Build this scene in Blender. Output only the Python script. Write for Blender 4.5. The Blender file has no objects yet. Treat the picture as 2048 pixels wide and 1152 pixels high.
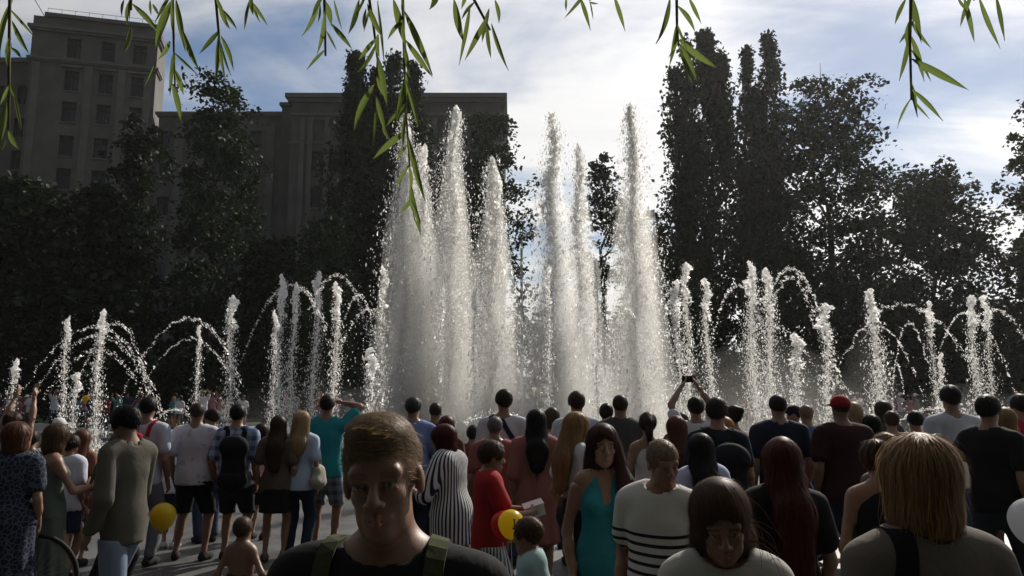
import bpy, math, random
import numpy as np
from mathutils import Vector, Matrix, Quaternion
sc = bpy.context.scene
C = sc.collection
# ------------------------------------------------------------------ camera, sky, sun, exposure
FPX, CAMH, HOR = 1550.0, 1.75, 800.0          # focal length in photo pixels, eye height, horizon row
PITCH = math.atan((HOR - 576.0) / FPX)
cam = bpy.data.cameras.new('camera'); cam.sensor_width = 36.0; cam.lens = FPX / 2048 * 36
cam.clip_start = 0.05; cam.clip_end = 6000
camo = bpy.data.objects.new('camera', cam); C.objects.link(camo)
camo.location = (0, 0, CAMH); camo.rotation_euler = (math.radians(90) + PITCH, 0, 0)
sc.camera = camo
SUN_AZ, SUN_EL = math.radians(31), math.radians(36)
SV = Vector((math.sin(SUN_AZ) * math.cos(SUN_EL), math.cos(SUN_AZ) * math.cos(SUN_EL), math.sin(SUN_EL)))
sc.view_settings.view_transform = 'Standard'; sc.view_settings.look = 'None'
sc.view_settings.exposure = 0.08; sc.view_settings.gamma = 1.0
w = bpy.data.worlds.new('World'); sc.world = w; w.use_nodes = True
def build_world():
    nt = w.node_tree; N = nt.nodes; L = nt.links
    for n in list(N): N.remove(n)
    out = N.new('ShaderNodeOutputWorld'); bg = N.new('ShaderNodeBackground'); bg.inputs[1].default_value = 0.075
    L.new(bg.outputs[0], out.inputs[0])
    sky = N.new('ShaderNodeTexSky'); sky.sky_type = 'NISHITA'; sky.sun_disc = False
    sky.sun_elevation = SUN_EL; sky.sun_rotation = SUN_AZ; sky.altitude = 100
    sky.air_density = 1.0; sky.dust_density = 0.35; sky.ozone_density = 2.2
    def M(op, a, b=None, c=None):
        n = N.new('ShaderNodeMath'); n.operation = op
        for i, x in enumerate((a, b, c)):
            if x is None: continue
            if isinstance(x, (int, float)): n.inputs[i].default_value = x
            else: L.new(x, n.inputs[i])
        return n.outputs[0]
    tc = N.new('ShaderNodeTexCoord')
    sep = N.new('ShaderNodeSeparateXYZ'); L.new(tc.outputs['Generated'], sep.inputs[0])
    zz = M('ADD', M('MAXIMUM', sep.outputs[2], 0.0), 0.16)
    com = N.new('ShaderNodeCombineXYZ')
    L.new(M('DIVIDE', sep.outputs[0], zz), com.inputs[0]); L.new(M('DIVIDE', sep.outputs[1], zz), com.inputs[1])
    def noise(scale, rotz, loc, det, rough, dist):
        mp = N.new('ShaderNodeMapping'); mp.inputs['Rotation'].default_value = (0, 0, rotz)
        mp.inputs['Scale'].default_value = scale; mp.inputs['Location'].default_value = loc
        L.new(com.outputs[0], mp.inputs[0])
        t = N.new('ShaderNodeTexNoise'); t.inputs['Scale'].default_value = 1.0; t.inputs['Detail'].default_value = det
        t.inputs['Roughness'].default_value = rough; t.inputs['Distortion'].default_value = dist
        L.new(mp.outputs[0], t.inputs['Vector']); return t.outputs[0]
    n1 = noise((0.42, 0.85, 1), 0.5, CLOUD_OFF, 7, 0.52, 0.9)
    n2 = noise((1.1, 3.4, 1), 0.35, (3.1, 7.7, 0), 6, 0.55, 0.5)
    m = M('ADD', M('MULTIPLY', n1, 0.78), M('MULTIPLY', n2, 0.22))
    mr = N.new('ShaderNodeMapRange'); mr.interpolation_type = 'SMOOTHSTEP'
    L.new(m, mr.inputs[0]); mr.inputs[1].default_value = 0.375; mr.inputs[2].default_value = 0.52
    mr.inputs[3].default_value = 0.0; mr.inputs[4].default_value = 0.93
    # thin cloud lit from behind: brighter towards the sun (forward scattering)
    dot = N.new('ShaderNodeVectorMath'); dot.operation = 'DOT_PRODUCT'
    L.new(tc.outputs['Generated'], dot.inputs[0]); dot.inputs[1].default_value = SV
    fw = M('POWER', M('MAXIMUM', M('MULTIPLY_ADD', dot.outputs['Value'], 0.5, 0.5), 0.0), 2.8)
    lum = M('MULTIPLY_ADD', fw, 14.8, 0.2)
    lum = M('MULTIPLY', lum, M('MULTIPLY_ADD', n2, 0.32, 0.84))
    cl = N.new('ShaderNodeMixRGB'); cl.blend_type = 'MULTIPLY'; cl.inputs[0].default_value = 1
    cl.inputs[1].default_value = (1.0, 0.985, 0.97, 1); L.new(lum, cl.inputs[2])
    mix = N.new('ShaderNodeMixRGB'); L.new(mr.outputs[0], mix.inputs[0])
    L.new(sky.outputs[0], mix.inputs[1]); L.new(cl.outputs[0], mix.inputs[2])
    L.new(mix.outputs[0], bg.inputs[0])
CLOUD_OFF = (4.3, 1.9, 0)
build_world()
sl = bpy.data.lights.new('sun', 'SUN'); sl.energy = 5.0; sl.angle = math.radians(0.5); sl.color = (1.0, 0.93, 0.82)
so = bpy.data.objects.new('sun', sl); C.objects.link(so); so.location = SV * 200
so.rotation_euler = SV.to_track_quat('Z', 'Y').to_euler()
cy = sc.cycles
cy.max_bounces = 6; cy.diffuse_bounces = 3; cy.glossy_bounces = 2; cy.transmission_bounces = 4
cy.volume_bounces = 1; cy.transparent_max_bounces = 12; cy.caustics_reflective = False; cy.caustics_refractive = False
cy.sample_clamp_indirect = 4.0; cy.use_denoising = True

# ------------------------------------------------------------------ helpers
def ray(u, v):
    a, b = (u - 1024) / FPX, (576 - v) / FPX
    return Vector((a, math.cos(PITCH) - b * math.sin(PITCH), math.sin(PITCH) + b * math.cos(PITCH)))
def P(u, v, d):                    # point at forward distance d seen at photo pixel (u, v)
    r = ray(u, v); return Vector((0, 0, CAMH)) + r * (d / r.y)
def tag(o, label, cat=None, group=None, kind=None):
    o['label'] = label
    if cat: o['category'] = cat
    if group: o['group'] = group
    if kind: o['kind'] = kind
    return o
def link(name, me, mat=None, parent=None, smooth=False):
    o = bpy.data.objects.new(name, me); C.objects.link(o)
    if mat is not None and not me.materials: me.materials.append(mat)
    if parent is not None: o.parent = parent
    if smooth: me.polygons.foreach_set('use_smooth', np.ones(len(me.polygons), dtype=bool))
    return o
def empty(name, loc=(0, 0, 0), rz=0.0):
    o = bpy.data.objects.new(name, None); C.objects.link(o); o.location = loc; o.rotation_euler = (0, 0, rz)
    o.empty_display_size = 0.2; return o
def mesh_np(name, V, F):           # F: (n,k) int array, one polygon size
    V = np.asarray(V, dtype=np.float32); F = np.asarray(F, dtype=np.int32)
    me = bpy.data.meshes.new(name); n, k = F.shape
    me.vertices.add(len(V)); me.vertices.foreach_set('co', V.ravel())
    me.loops.add(n * k); me.loops.foreach_set('vertex_index', F.ravel())
    me.polygons.add(n); me.polygons.foreach_set('loop_start', np.arange(0, n * k, k, dtype=np.int32))
    me.update(calc_edges=True); return me
class MB:                          # collects boxes and tubes into one mesh
    def __init__(s): s.v = []; s.f = []
    def box(s, x0, x1, y0, y1, z0, z1):
        b = len(s.v)
        s.v += [(x0, y0, z0), (x1, y0, z0), (x1, y1, z0), (x0, y1, z0), (x0, y0, z1), (x1, y0, z1), (x1, y1, z1), (x0, y1, z1)]
        s.f += [tuple(b + i for i in q) for q in ((0, 3, 2, 1), (4, 5, 6, 7), (0, 1, 5, 4), (1, 2, 6, 5), (2, 3, 7, 6), (3, 0, 4, 7))]
        return s
    def quad(s, *p):
        b = len(s.v); s.v += [tuple(q) for q in p]; s.f.append(tuple(range(b, b + len(p)))); return s
    def tube(s, pts, rad, n=6, cap=True):
        pts = [Vector(p) for p in pts]; b0 = len(s.v)
        if not hasattr(rad, '__len__'): rad = [rad] * len(pts)
        for i, p in enumerate(pts):
            t = (pts[min(i + 1, len(pts) - 1)] - pts[max(i - 1, 0)]).normalized()
            a = t.cross(Vector((0.31, 0.95, 0.05))); a = a.normalized() if a.length > 1e-4 else Vector((1, 0, 0))
            c = t.cross(a)
            for k in range(n):
                an = 2 * math.pi * k / n; s.v.append(tuple(p + (a * math.cos(an) + c * math.sin(an)) * rad[i]))
        for i in range(len(pts) - 1):
            for k in range(n):
                s.f.append((b0 + i * n + k, b0 + i * n + (k + 1) % n, b0 + (i + 1) * n + (k + 1) % n, b0 + (i + 1) * n + k))
        if cap:
            s.f.append(tuple(b0 + k for k in range(n))[::-1]); s.f.append(tuple(b0 + (len(pts) - 1) * n + k for k in range(n)))
        return s
    def lathe(s, c, prof, n=16):   # prof: (r, z)
        b0 = len(s.v)
        for r, z in prof:
            for k in range(n):
                an = 2 * math.pi * k / n; s.v.append((c[0] + r * math.cos(an), c[1] + r * math.sin(an), c[2] + z))
        for i in range(len(prof) - 1):
            for k in range(n):
                s.f.append((b0 + i * n + k, b0 + i * n + (k + 1) % n, b0 + (i + 1) * n + (k + 1) % n, b0 + (i + 1) * n + k))
        return s
    def mesh(s, name):
        me = bpy.data.meshes.new(name); me.from_pydata(s.v, [], s.f); me.update(); return me
    def build(s, name, mat, parent=None, smooth=False): return link(name, s.mesh(name), mat, parent, smooth)

# ------------------------------------------------------------------ materials
_M = {}
def mat_nodes(name):
    m = bpy.data.materials.new(name); m.use_nodes = True; nt = m.node_tree
    return m, nt, nt.nodes['Principled BSDF'], nt.nodes['Material Output']
def varied(name, col, rough=0.8, var=0.25, scale=8.0, bump=0.0, bscale=60.0, spec=0.3, col2=None, transl=0.0):
    if name in _M: return _M[name]
    m, nt, b, out = mat_nodes(name); N, L = nt.nodes, nt.links
    tc = N.new('ShaderNodeTexCoord'); t = N.new('ShaderNodeTexNoise'); t.inputs['Scale'].default_value = scale
    t.inputs['Detail'].default_value = 5; L.new(tc.outputs['Object'], t.inputs['Vector'])
    r = N.new('ShaderNodeValToRGB'); c2 = col2 or tuple(c * (1 - var) for c in col); c1 = tuple(min(1, c * (1 + var * 0.6)) for c in col)
    r.color_ramp.elements[0].position = 0.3; r.color_ramp.elements[0].color = (*c2, 1)
    r.color_ramp.elements[1].position = 0.7; r.color_ramp.elements[1].color = (*c1, 1)
    L.new(t.outputs[0], r.inputs[0]); L.new(r.outputs[0], b.inputs['Base Color'])
    b.inputs['Roughness'].default_value = rough; b.inputs['Specular IOR Level'].default_value = spec
    if bump:
        t2 = N.new('ShaderNodeTexNoise'); t2.inputs['Scale'].default_value = bscale; t2.inputs['Detail'].default_value = 4
        L.new(tc.outputs['Object'], t2.inputs['Vector'])
        bp = N.new('ShaderNodeBump'); bp.inputs['Strength'].default_value = bump; bp.inputs['Distance'].default_value = 0.02
        L.new(t2.outputs[0], bp.inputs['Height']); L.new(bp.outputs[0], b.inputs['Normal'])
    if transl:
        tr = N.new('ShaderNodeBsdfTranslucent'); L.new(r.outputs[0], tr.inputs[0])
        mx = N.new('ShaderNodeMixShader'); mx.inputs[0].default_value = transl
        L.new(b.outputs[0], mx.inputs[1]); L.new(tr.outputs[0], mx.inputs[2]); L.new(mx.outputs[0], out.inputs[0])
    _M[name] = m; return m
# ------------------------------------------------------------------ ground
def ground_material(name, col, joint, size, rough):
    m, nt, b, out = mat_nodes(name); N, L = nt.nodes, nt.links
    tc = N.new('ShaderNodeTexCoord')
    br = N.new('ShaderNodeTexBrick'); br.inputs['Scale'].default_value = 1.0
    br.inputs['Brick Width'].default_value = size; br.inputs['Row Height'].default_value = size * 0.5
    br.inputs['Mortar Size'].default_value = 0.006; br.inputs['Mortar Smooth'].default_value = 0.3
    br.inputs['Color1'].default_value = (*col, 1); br.inputs['Color2'].default_value = (*[c * 0.82 for c in col], 1)
    br.inputs['Mortar'].default_value = (*joint, 1); L.new(tc.outputs['Object'], br.inputs['Vector'])
    t = N.new('ShaderNodeTexNoise'); t.inputs['Scale'].default_value = 0.9; t.inputs['Detail'].default_value = 8
    t.inputs['Roughness'].default_value = 0.65; L.new(tc.outputs['Object'], t.inputs['Vector'])
    mr = N.new('ShaderNodeMapRange'); L.new(t.outputs[0], mr.inputs[0]); mr.inputs[1].default_value = 0.3; mr.inputs[2].default_value = 0.7
    mr.inputs[3].default_value = 0.62; mr.inputs[4].default_value = 1.1
    mx = N.new('ShaderNodeMixRGB'); mx.blend_type = 'MULTIPLY'; mx.inputs[0].default_value = 1
    L.new(br.outputs[0], mx.inputs[1]); L.new(mr.outputs[0], mx.inputs[2]); L.new(mx.outputs[0], b.inputs['Base Color'])
    r2 = N.new('ShaderNodeMapRange'); L.new(t.outputs[0], r2.inputs[0]); r2.inputs[1].default_value = 0.35; r2.inputs[2].default_value = 0.65
    r2.inputs[3].default_value = rough[0]; r2.inputs[4].default_value = rough[1]; L.new(r2.outputs[0], b.inputs['Roughness'])
    bp = N.new('ShaderNodeBump'); bp.inputs['Strength'].default_value = 0.4; bp.inputs['Distance'].default_value = 0.004
    L.new(br.outputs['Fac'], bp.inputs['Height']); bp.invert = True; L.new(bp.outputs[0], b.inputs['Normal'])
    return m
def sheet(name, x0, x1, y0, y1, z, mat):
    o = MB().quad((x0, y0, z), (x1, y0, z), (x1, y1, z), (x0, y1, z)).build(name, mat); o['kind'] = 'structure'; return o
sheet('ground', -2500, 2500, -1500, 4000, -0.004, varied('soil', (0.07, 0.065, 0.045), 0.95, 0.3, 0.3))
sheet('plaza_paving', -60, 60, -25, 47, 0.0, ground_material('paving', (0.088, 0.087, 0.085), (0.05, 0.049, 0.048), 0.6, (0.35, 0.6)))
def disc(name, cx, cy_, rx, ry, z, mat):
    m = MB(); m.quad(*[(cx + rx * math.cos(a * math.pi / 36), cy_ + ry * math.sin(a * math.pi / 36), z) for a in range(72)])
    o = m.build(name, mat); o['kind'] = 'structure'
disc('fountain_floor', 0, 24, 26, 10, 0.004, ground_material('wet_granite', (0.22, 0.215, 0.21), (0.1, 0.1, 0.1), 0.8, (0.06, 0.22)))
sheet('lawn', -80, 80, 47.3, 84, 0.006, varied('grass', (0.045, 0.075, 0.025), 0.95, 0.35, 3.0))
k = MB().box(-60, 60, 47, 47.3, -0.05, 0.14).build('kerb', varied('kerbstone', (0.35, 0.34, 0.32), 0.8)); k['kind'] = 'structure'

# ------------------------------------------------------------------ university building
stone = varied('building_stone', (0.14, 0.136, 0.131), 0.9, 0.22, 0.35, 0.3, 3.0)
stone2 = varied('trim_stone', (0.17, 0.165, 0.158), 0.9, 0.2, 0.5, 0.2, 4.0)
wframe = varied('window_frame_paint', (0.05, 0.045, 0.04), 0.6)
def glass_mat():
    m, nt, b, out = mat_nodes('window_glass'); b.inputs['Base Color'].default_value = (0.05, 0.056, 0.07, 1)
    b.inputs['Roughness'].default_value = 0.08; b.inputs['Specular IOR Level'].default_value = 0.7
    N, L = nt.nodes, nt.links
    tc = N.new('ShaderNodeTexCoord'); t = N.new('ShaderNodeTexNoise'); t.inputs['Scale'].default_value = 1.2
    L.new(tc.outputs['Object'], t.inputs['Vector'])
    bp = N.new('ShaderNodeBump'); bp.inputs['Strength'].default_value = 0.15; L.new(t.outputs[0], bp.inputs['Height']); L.new(bp.outputs[0], b.inputs['Normal'])
    tp = N.new('ShaderNodeBsdfTransparent'); mx = N.new('ShaderNodeMixShader'); mx.inputs[0].default_value = .35
    L.new(b.outputs[0], mx.inputs[1]); L.new(tp.outputs[0], mx.inputs[2]); L.new(mx.outputs[0], out.inputs[0])
    return m
glass = glass_mat()
curtain = varied('curtain', (0.62, 0.62, 0.64), 0.9, 0.15, 3)
def facade(W, H, ops, depth, mat, name='wall'):
    """wall slab in local x (0..W), z (0..H), front at y=0, with real openings ops [(x0,x1,z0,z1)]"""
    xs = sorted({0, W, *[round(o[0], 3) for o in ops], *[round(o[1], 3) for o in ops]})
    zs = sorted({0, H, *[round(o[2], 3) for o in ops], *[round(o[3], 3) for o in ops]})
    m = MB()
    for i in range(len(xs) - 1):
        for j in range(len(zs) - 1):
            cx, cz = (xs[i] + xs[i + 1]) / 2, (zs[j] + zs[j + 1]) / 2
            if any(o[0] < cx < o[1] and o[2] < cz < o[3] for o in ops): continue
            m.quad((xs[i], 0, zs[j]), (xs[i + 1], 0, zs[j]), (xs[i + 1], 0, zs[j + 1]), (xs[i], 0, zs[j + 1]))
    for x0, x1, z0, z1 in ops:
        m.quad((x0, 0, z0), (x0, depth, z0), (x0, depth, z1), (x0, 0, z1)); m.quad((x1, 0, z0), (x1, 0, z1), (x1, depth, z1), (x1, depth, z0))
        m.quad((x0, 0, z0), (x1, 0, z0), (x1, depth, z0), (x0, depth, z0)); m.quad((x0, 0, z1), (x0, depth, z1), (x1, depth, z1), (x1, 0, z1))
    return m
_W = {}
def window(root, x0, x1, z0, z1, y, rnd):
    w_, h_ = round(x1 - x0, 2), round(z1 - z0, 2); key = (w_, h_)
    if key not in _W:
        f = MB(); t = 0.11; zc = h_ * 0.70
        f.box(0, t, 0, .12, 0, h_).box(w_ - t, w_, 0, .12, 0, h_).box(t, w_ - t, 0, .12, 0, t).box(t, w_ - t, 0, .12, h_ - t, h_)
        f.box(w_ / 2 - .07, w_ / 2 + .07, .005, .115, t, h_ - t).box(t, w_ / 2 - .07, .01, .11, zc, zc + .1).box(w_ / 2 + .07, w_ - t, .01, .11, zc, zc + .1)
        g = MB().quad((t, .06, t), (w_ - t, .06, t), (w_ - t, .06, h_ - t), (t, .06, h_ - t))
        cu = MB()
        for k in range(8):
            a, b_ = t + (w_ * .36) * k / 8, t + (w_ * .36) * (k + 1) / 8; ya, yb = (.16, .22) if k % 2 else (.22, .16)
            cu.quad((a, ya, t), (b_, yb, t), (b_, yb, h_ - t), (a, ya, h_ - t))
        si = MB().box(-.12, w_ + .12, -.5, -.02, -.16, -.01)
        _W[key] = (f.mesh('window'), g.mesh('pane'), cu.mesh('curtain'), si.mesh('sill'))
    f, g, cu, si = _W[key]
    o = link('window', f, wframe, root); o.location = (x0, y, z0)
    link('pane', g, glass, o); s_ = link('sill', si, stone2, o)
    if rnd.random() < .75:
        c_ = link('curtain', cu, curtain, o)
        if rnd.random() < .5: c_.scale.x = -1; c_.location.x = w_
def local(d, u, v):                # metres right of axis and height of a photo pixel on a facade at distance d
    p = P(u, v, d); return p.x, p.z
D = 95.0
def cornice(m, W, z, out, h, ret=0.0):
    m.box(-out, W + out, -out, 3, z, z + h * .55); m.box(-out * .6, W + out * .6, -out * .6, 3, z - h * .45, z - .001)
def tower():
    rnd = random.Random(4)
    xl, zt = local(D - 1, 68, 30); xr, _ = local(D + 1.4, 316, 45)
    W = xr - xl; H = zt
    root = empty('tower_building', (xl, D - 1, 0), math.radians(15))
    tag(root, 'tall dark stone tower block with three window columns and roof railing', 'building')
    cols = [local(D, u, 400)[0] - xl for u in (122, 186, 247)]; hw = .85
    rows = [local(D, 190, v)[1] for v in (95, 160, 222, 290, 356, 420, 485, 550, 615, 680, 740)]
    ops = [(c - hw, c + hw, z - 1.35, z + 1.35) for c in cols for z in rows]
    facade(W, H, ops, .5, stone).build('wall', stone, root)
    for o in ops: window(root, *o, .36, rnd)
    MB().quad((W, 0, 0), (W, 6, 0), (W, 6, H), (W, 0, H)).quad((0, 0, 0), (0, 0, H), (0, 6, H), (0, 6, 0)).quad((0, 6, 0), (0, 6, H), (W, 6, H), (W, 6, 0)).build('side_wall', stone, root)
    MB().box(0.01, W - .01, .52, 5.9, H - .5, H - .02).build('roof', stone, root)
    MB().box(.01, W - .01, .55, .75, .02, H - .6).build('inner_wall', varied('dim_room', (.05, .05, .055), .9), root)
    m = MB(); cornice(m, W, H - 1.7, .5, .7); m.build('cornice', stone2, root)
    m = MB(); cornice(m, W, rows[0] - 1.9, .35, .5); m.build('string_course', stone2, root)
    MB().box(1.3, W + .02, -.3, 5.5, H, H + .5).build('parapet', stone, root)
    for c in cols:                                    # hood mouldings
        MB().box(c - 1.25, c + 1.25, -.35, -.003, rows[1] + 1.75, rows[1] + 2.0).build('hood_mould', stone2, root)
    for c in (0.8, (cols[0] + cols[1]) / 2, (cols[1] + cols[2]) / 2, W - .9):
        MB().box(c - .45, c + .45, -.18, -.003, 1, rows[0] - 2.3).build('pilaster', stone2, root)
    m = MB()
    for i in range(9): x = 1.5 + (W - 2) * i / 8; m.tube([(x, .2, H + .5), (x, .2, H + 1.3)], .03, 5)
    m.tube([(1.5, .2, H + 1.25), (W - .5, .2, H + 1.25)], .03, 5).build('railing', wframe, root)
    MB().tube([(1.2, 1, H), (-1.6, 1.4, H + 4.5)], .05, 5).build('antenna', wframe, root)
    # attached lower wing going out of the picture
    xw, zw = local(D + 2, -160, 126); r2 = empty('side_wing_building', (xw, D + 2, 0), 0)
    tag(r2, 'lower dark wing beside the stone tower at its outer side', 'building')
    Ww = xl - xw - .05
    rows2 = [local(D + 2, 0, v)[1] for v in (190, 255, 320, 385, 450, 515)]
    cl2 = [local(D + 2, u, 400)[0] - xw for u in (-90, -25, 25, 56)]
    ops = [(c - .75, c + .75, z - 1.3, z + 1.3) for c in cl2 if c + .9 < Ww for z in rows2]
    facade(Ww, zw, ops, .5, stone).build('wall', stone, r2)
    for o in ops: window(r2, *o, .36, rnd)
    MB().box(.01, Ww - .01, .55, 12, .02, zw - .02).build('inner_wall', stone, r2)
    m = MB(); m.box(-.4, Ww, -.4, 2, zw + .002, zw + .6); m.build('cornice', stone2, r2)
tower()
def block():
    rnd = random.Random(9)
    # connecting wing
    xl, zt = local(D + 3, 319, 224); xr, _ = local(D + 3, 584, 224); W = xr - xl
    root = empty('main_building', (xl, D + 3, 0), 0)
    tag(root, 'long grey stone block with paired windows, cornice and roof boxes behind poplars', 'building')
    rows = [local(D + 3, 0, v)[1] for v in (280, 345, 412, 478, 545, 610, 680)]
    cols = [local(D + 3, u, 400)[0] - xl for u in (325, 378, 411, 470, 505, 568)]
    ops = [(c - .8, c + .8, z - 1.25, z + 1.25) for c in cols if c - .9 > 0 for z in rows]
    facade(W, zt, ops, .5, stone).build('wall', stone, root)
    for o in ops: window(root, *o, .36, rnd)
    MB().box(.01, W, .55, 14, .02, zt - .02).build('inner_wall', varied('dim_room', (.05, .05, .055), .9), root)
    m = MB(); cornice(m, W, zt - .4, .4, .6); m.build('cornice', stone2, root)
    for u in (352, 394, 440, 537):
        c = local(D + 3, u, 400)[0] - xl; MB().box(c - .5, c + .5, -.2, -.003, 1, zt - 1.5).build('pilaster', stone2, root)
    # projecting end pavilion
    d2 = D - 1.5; x2, z2 = local(d2, 584, 198); x3, _ = local(d2, 1003, 198); W2 = x3 - x2; ox = x2 - xl; oy = d2 - (D + 3)
    rows = [local(d2, 0, v)[1] for v in (323, 394, 465, 536, 607, 680)]
    cols = [local(d2, u, 400)[0] - x2 for u in (632, 667, 735, 770, 850, 885, 950, 978)]
    ops = [(c - .85, c + .85, z - 1.35, z + 1.35) for c in cols for z in rows]
    zb = local(d2, 0, 256)[1]
    blind = [(c - .95, c + .95, zb - 1.6, zb + 1.1) for c in cols]
    pav = facade(W2, z2, ops + blind, .5, stone).build('wall', stone, root); pav.location = (ox, oy, 0)
    for o in ops: window(root, o[0] + ox, o[1] + ox, o[2], o[3], oy + .36, rnd)
    for o in blind:
        MB().box(o[0] + ox + .005, o[1] + ox - .005, oy + .3, oy + .45, o[2] + .005, o[3] - .005).build('blind_panel', stone, root)
    MB().box(ox + .01, ox + W2 - .01, oy + .55, oy + 26, .02, z2 - .02).build('inner_wall', stone, root)
    m = MB(); m.box(ox - .7, ox + W2 + .7, oy - .7, oy + 26.6, z2, z2 + .55); m.box(ox - .4, ox + W2 + .4, oy - .4, oy + 26.4, z2 - .5, z2 - .001)
    m.box(ox - .2, ox + W2 + .2, oy - .2, oy - .003, zb + 1.6, zb + 1.95); m.box(ox - .15, ox + W2 + .15, oy - .15, oy - .003, zb - 2.1, zb - 1.8)
    m.build('cornice', stone2, root)
    for u in (600, 616, 650, 685, 752, 830, 868, 918, 964, 997):
        c = local(d2, u, 400)[0] - x2 + ox; MB().box(c - .3, c + .3, oy - .25, oy - .003, 1, zb + 1.3).build('pilaster', stone2, root)
    xs = ox + W2                                         # pilasters and windows on the sunlit side wall
    for k in range(9): MB().box(xs - .008, xs + .35, oy + 1 + k * 2.8, oy + 1.9 + k * 2.8, 1, z2 - .7).build('pilaster', stone2, root)
    for k in range(8):
        for z in rows[:4]:
            o = MB().box(xs - .006, xs + .06, oy + 2.2 + k * 2.8, oy + 3.5 + k * 2.8, z - 1.3, z + 1.3).build('window', glass, root)
    for u0, u1, v in ((648, 686, 184), (868, 894, 182), (946, 970, 182)):
        a, b_ = local(d2 + 3, u0, v)[0] - xl, local(d2 + 3, u1, v)[0] - xl
        MB().box(a, b_, oy + 3, oy + 5, z2 + .55, z2 + 1.25).box(a - .1, b_ + .1, oy + 2.9, oy + 5.1, z2 + 1.251, z2 + 1.4).build('roof_box', wframe, root)
    # lower annex step between wing and pavilion
    a, z4 = local(D, 560, 206); MB().box(a - xl, ox - .01, -2, 8, .02, z4).box(a - xl - .3, ox - .01, -2.3, 8, z4 + .002, z4 + .4).build('annex', stone, root)
block()
# ------------------------------------------------------------------ trees
def leaf_mat(name, col, tr=0.10):
    m, nt, b, out = mat_nodes(name); N, L = nt.nodes, nt.links
    gi = N.new('ShaderNodeNewGeometry'); hs = N.new('ShaderNodeMapRange'); L.new(gi.outputs['Random Per Island'], hs.inputs[0])
    hs.inputs[3].default_value = 0.75; hs.inputs[4].default_value = 1.2
    mx = N.new('ShaderNodeMixRGB'); mx.blend_type = 'MULTIPLY'; mx.inputs[0].default_value = 1; mx.inputs[1].default_value = (*col, 1)
    L.new(hs.outputs[0], mx.inputs[2]); L.new(mx.outputs[0], b.inputs['Base Color']); b.inputs['Roughness'].default_value = 0.7
    b.inputs['Specular IOR Level'].default_value = 0.08
    t = N.new('ShaderNodeBsdfTranslucent'); L.new(mx.outputs[0], t.inputs[0]); ms = N.new('ShaderNodeMixShader'); ms.inputs[0].default_value = tr
    L.new(b.outputs[0], ms.inputs[1]); L.new(t.outputs[0], ms.inputs[2]); L.new(ms.outputs[0], out.inputs[0]); return m
LEAF = [leaf_mat('leaf_dark', (0.035, 0.055, 0.022)), leaf_mat('leaf_mid', (0.05, 0.068, 0.026)), leaf_mat('leaf_poplar', (0.042, 0.06, 0.03)), leaf_mat('leaf_black', (0.03, 0.042, 0.018), .1)]
bark = varied('bark', (0.07, 0.055, 0.042), 0.95, 0.35, 6, 0.5, 20)
def leaves_mesh(name, pts, size, rng, flat=0.4):
    n = len(pts)
    a = rng.normal(size=(n, 3)); a[:, 2] *= flat + .3; a /= np.linalg.norm(a, axis=1)[:, None]
    nn = rng.normal(size=(n, 3)); nn[:, 2] += (1 - flat) * 1.5
    b = np.cross(nn, a); b /= np.linalg.norm(b, axis=1)[:, None] + 1e-6; up = np.cross(a, b)
    s = (size * rng.uniform(.6, 1.4, n))[:, None]
    V = np.empty((n, 4, 3)); V[:, 0] = pts - a * s * .5; V[:, 2] = pts + a * s * .55
    V[:, 1] = pts + b * s * .33 + up * s * .10; V[:, 3] = pts - b * s * .33 + up * s * .12
    i = np.arange(n)[:, None] * 4
    F = np.concatenate([i + np.array([[0, 1, 2]]), i + np.array([[0, 2, 3]])]); return mesh_np(name, V.reshape(-1, 3), F)
def limb(m, a, b, r0, r1, rnd, seg=4):
    a, b = Vector(a), Vector(b); L_ = (b - a).length; pts, rs = [], []
    for i in range(seg + 1):
        t = i / seg; p = a.lerp(b, t)
        if 0 < i < seg: p += Vector((rnd.uniform(-1, 1), rnd.uniform(-1, 1), rnd.uniform(-.3, .6))) * L_ * .06
        pts.append(p); rs.append(r0 + (r1 - r0) * t)
    m.tube(pts, rs, 6 if r0 > .15 else 4, False)
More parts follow.
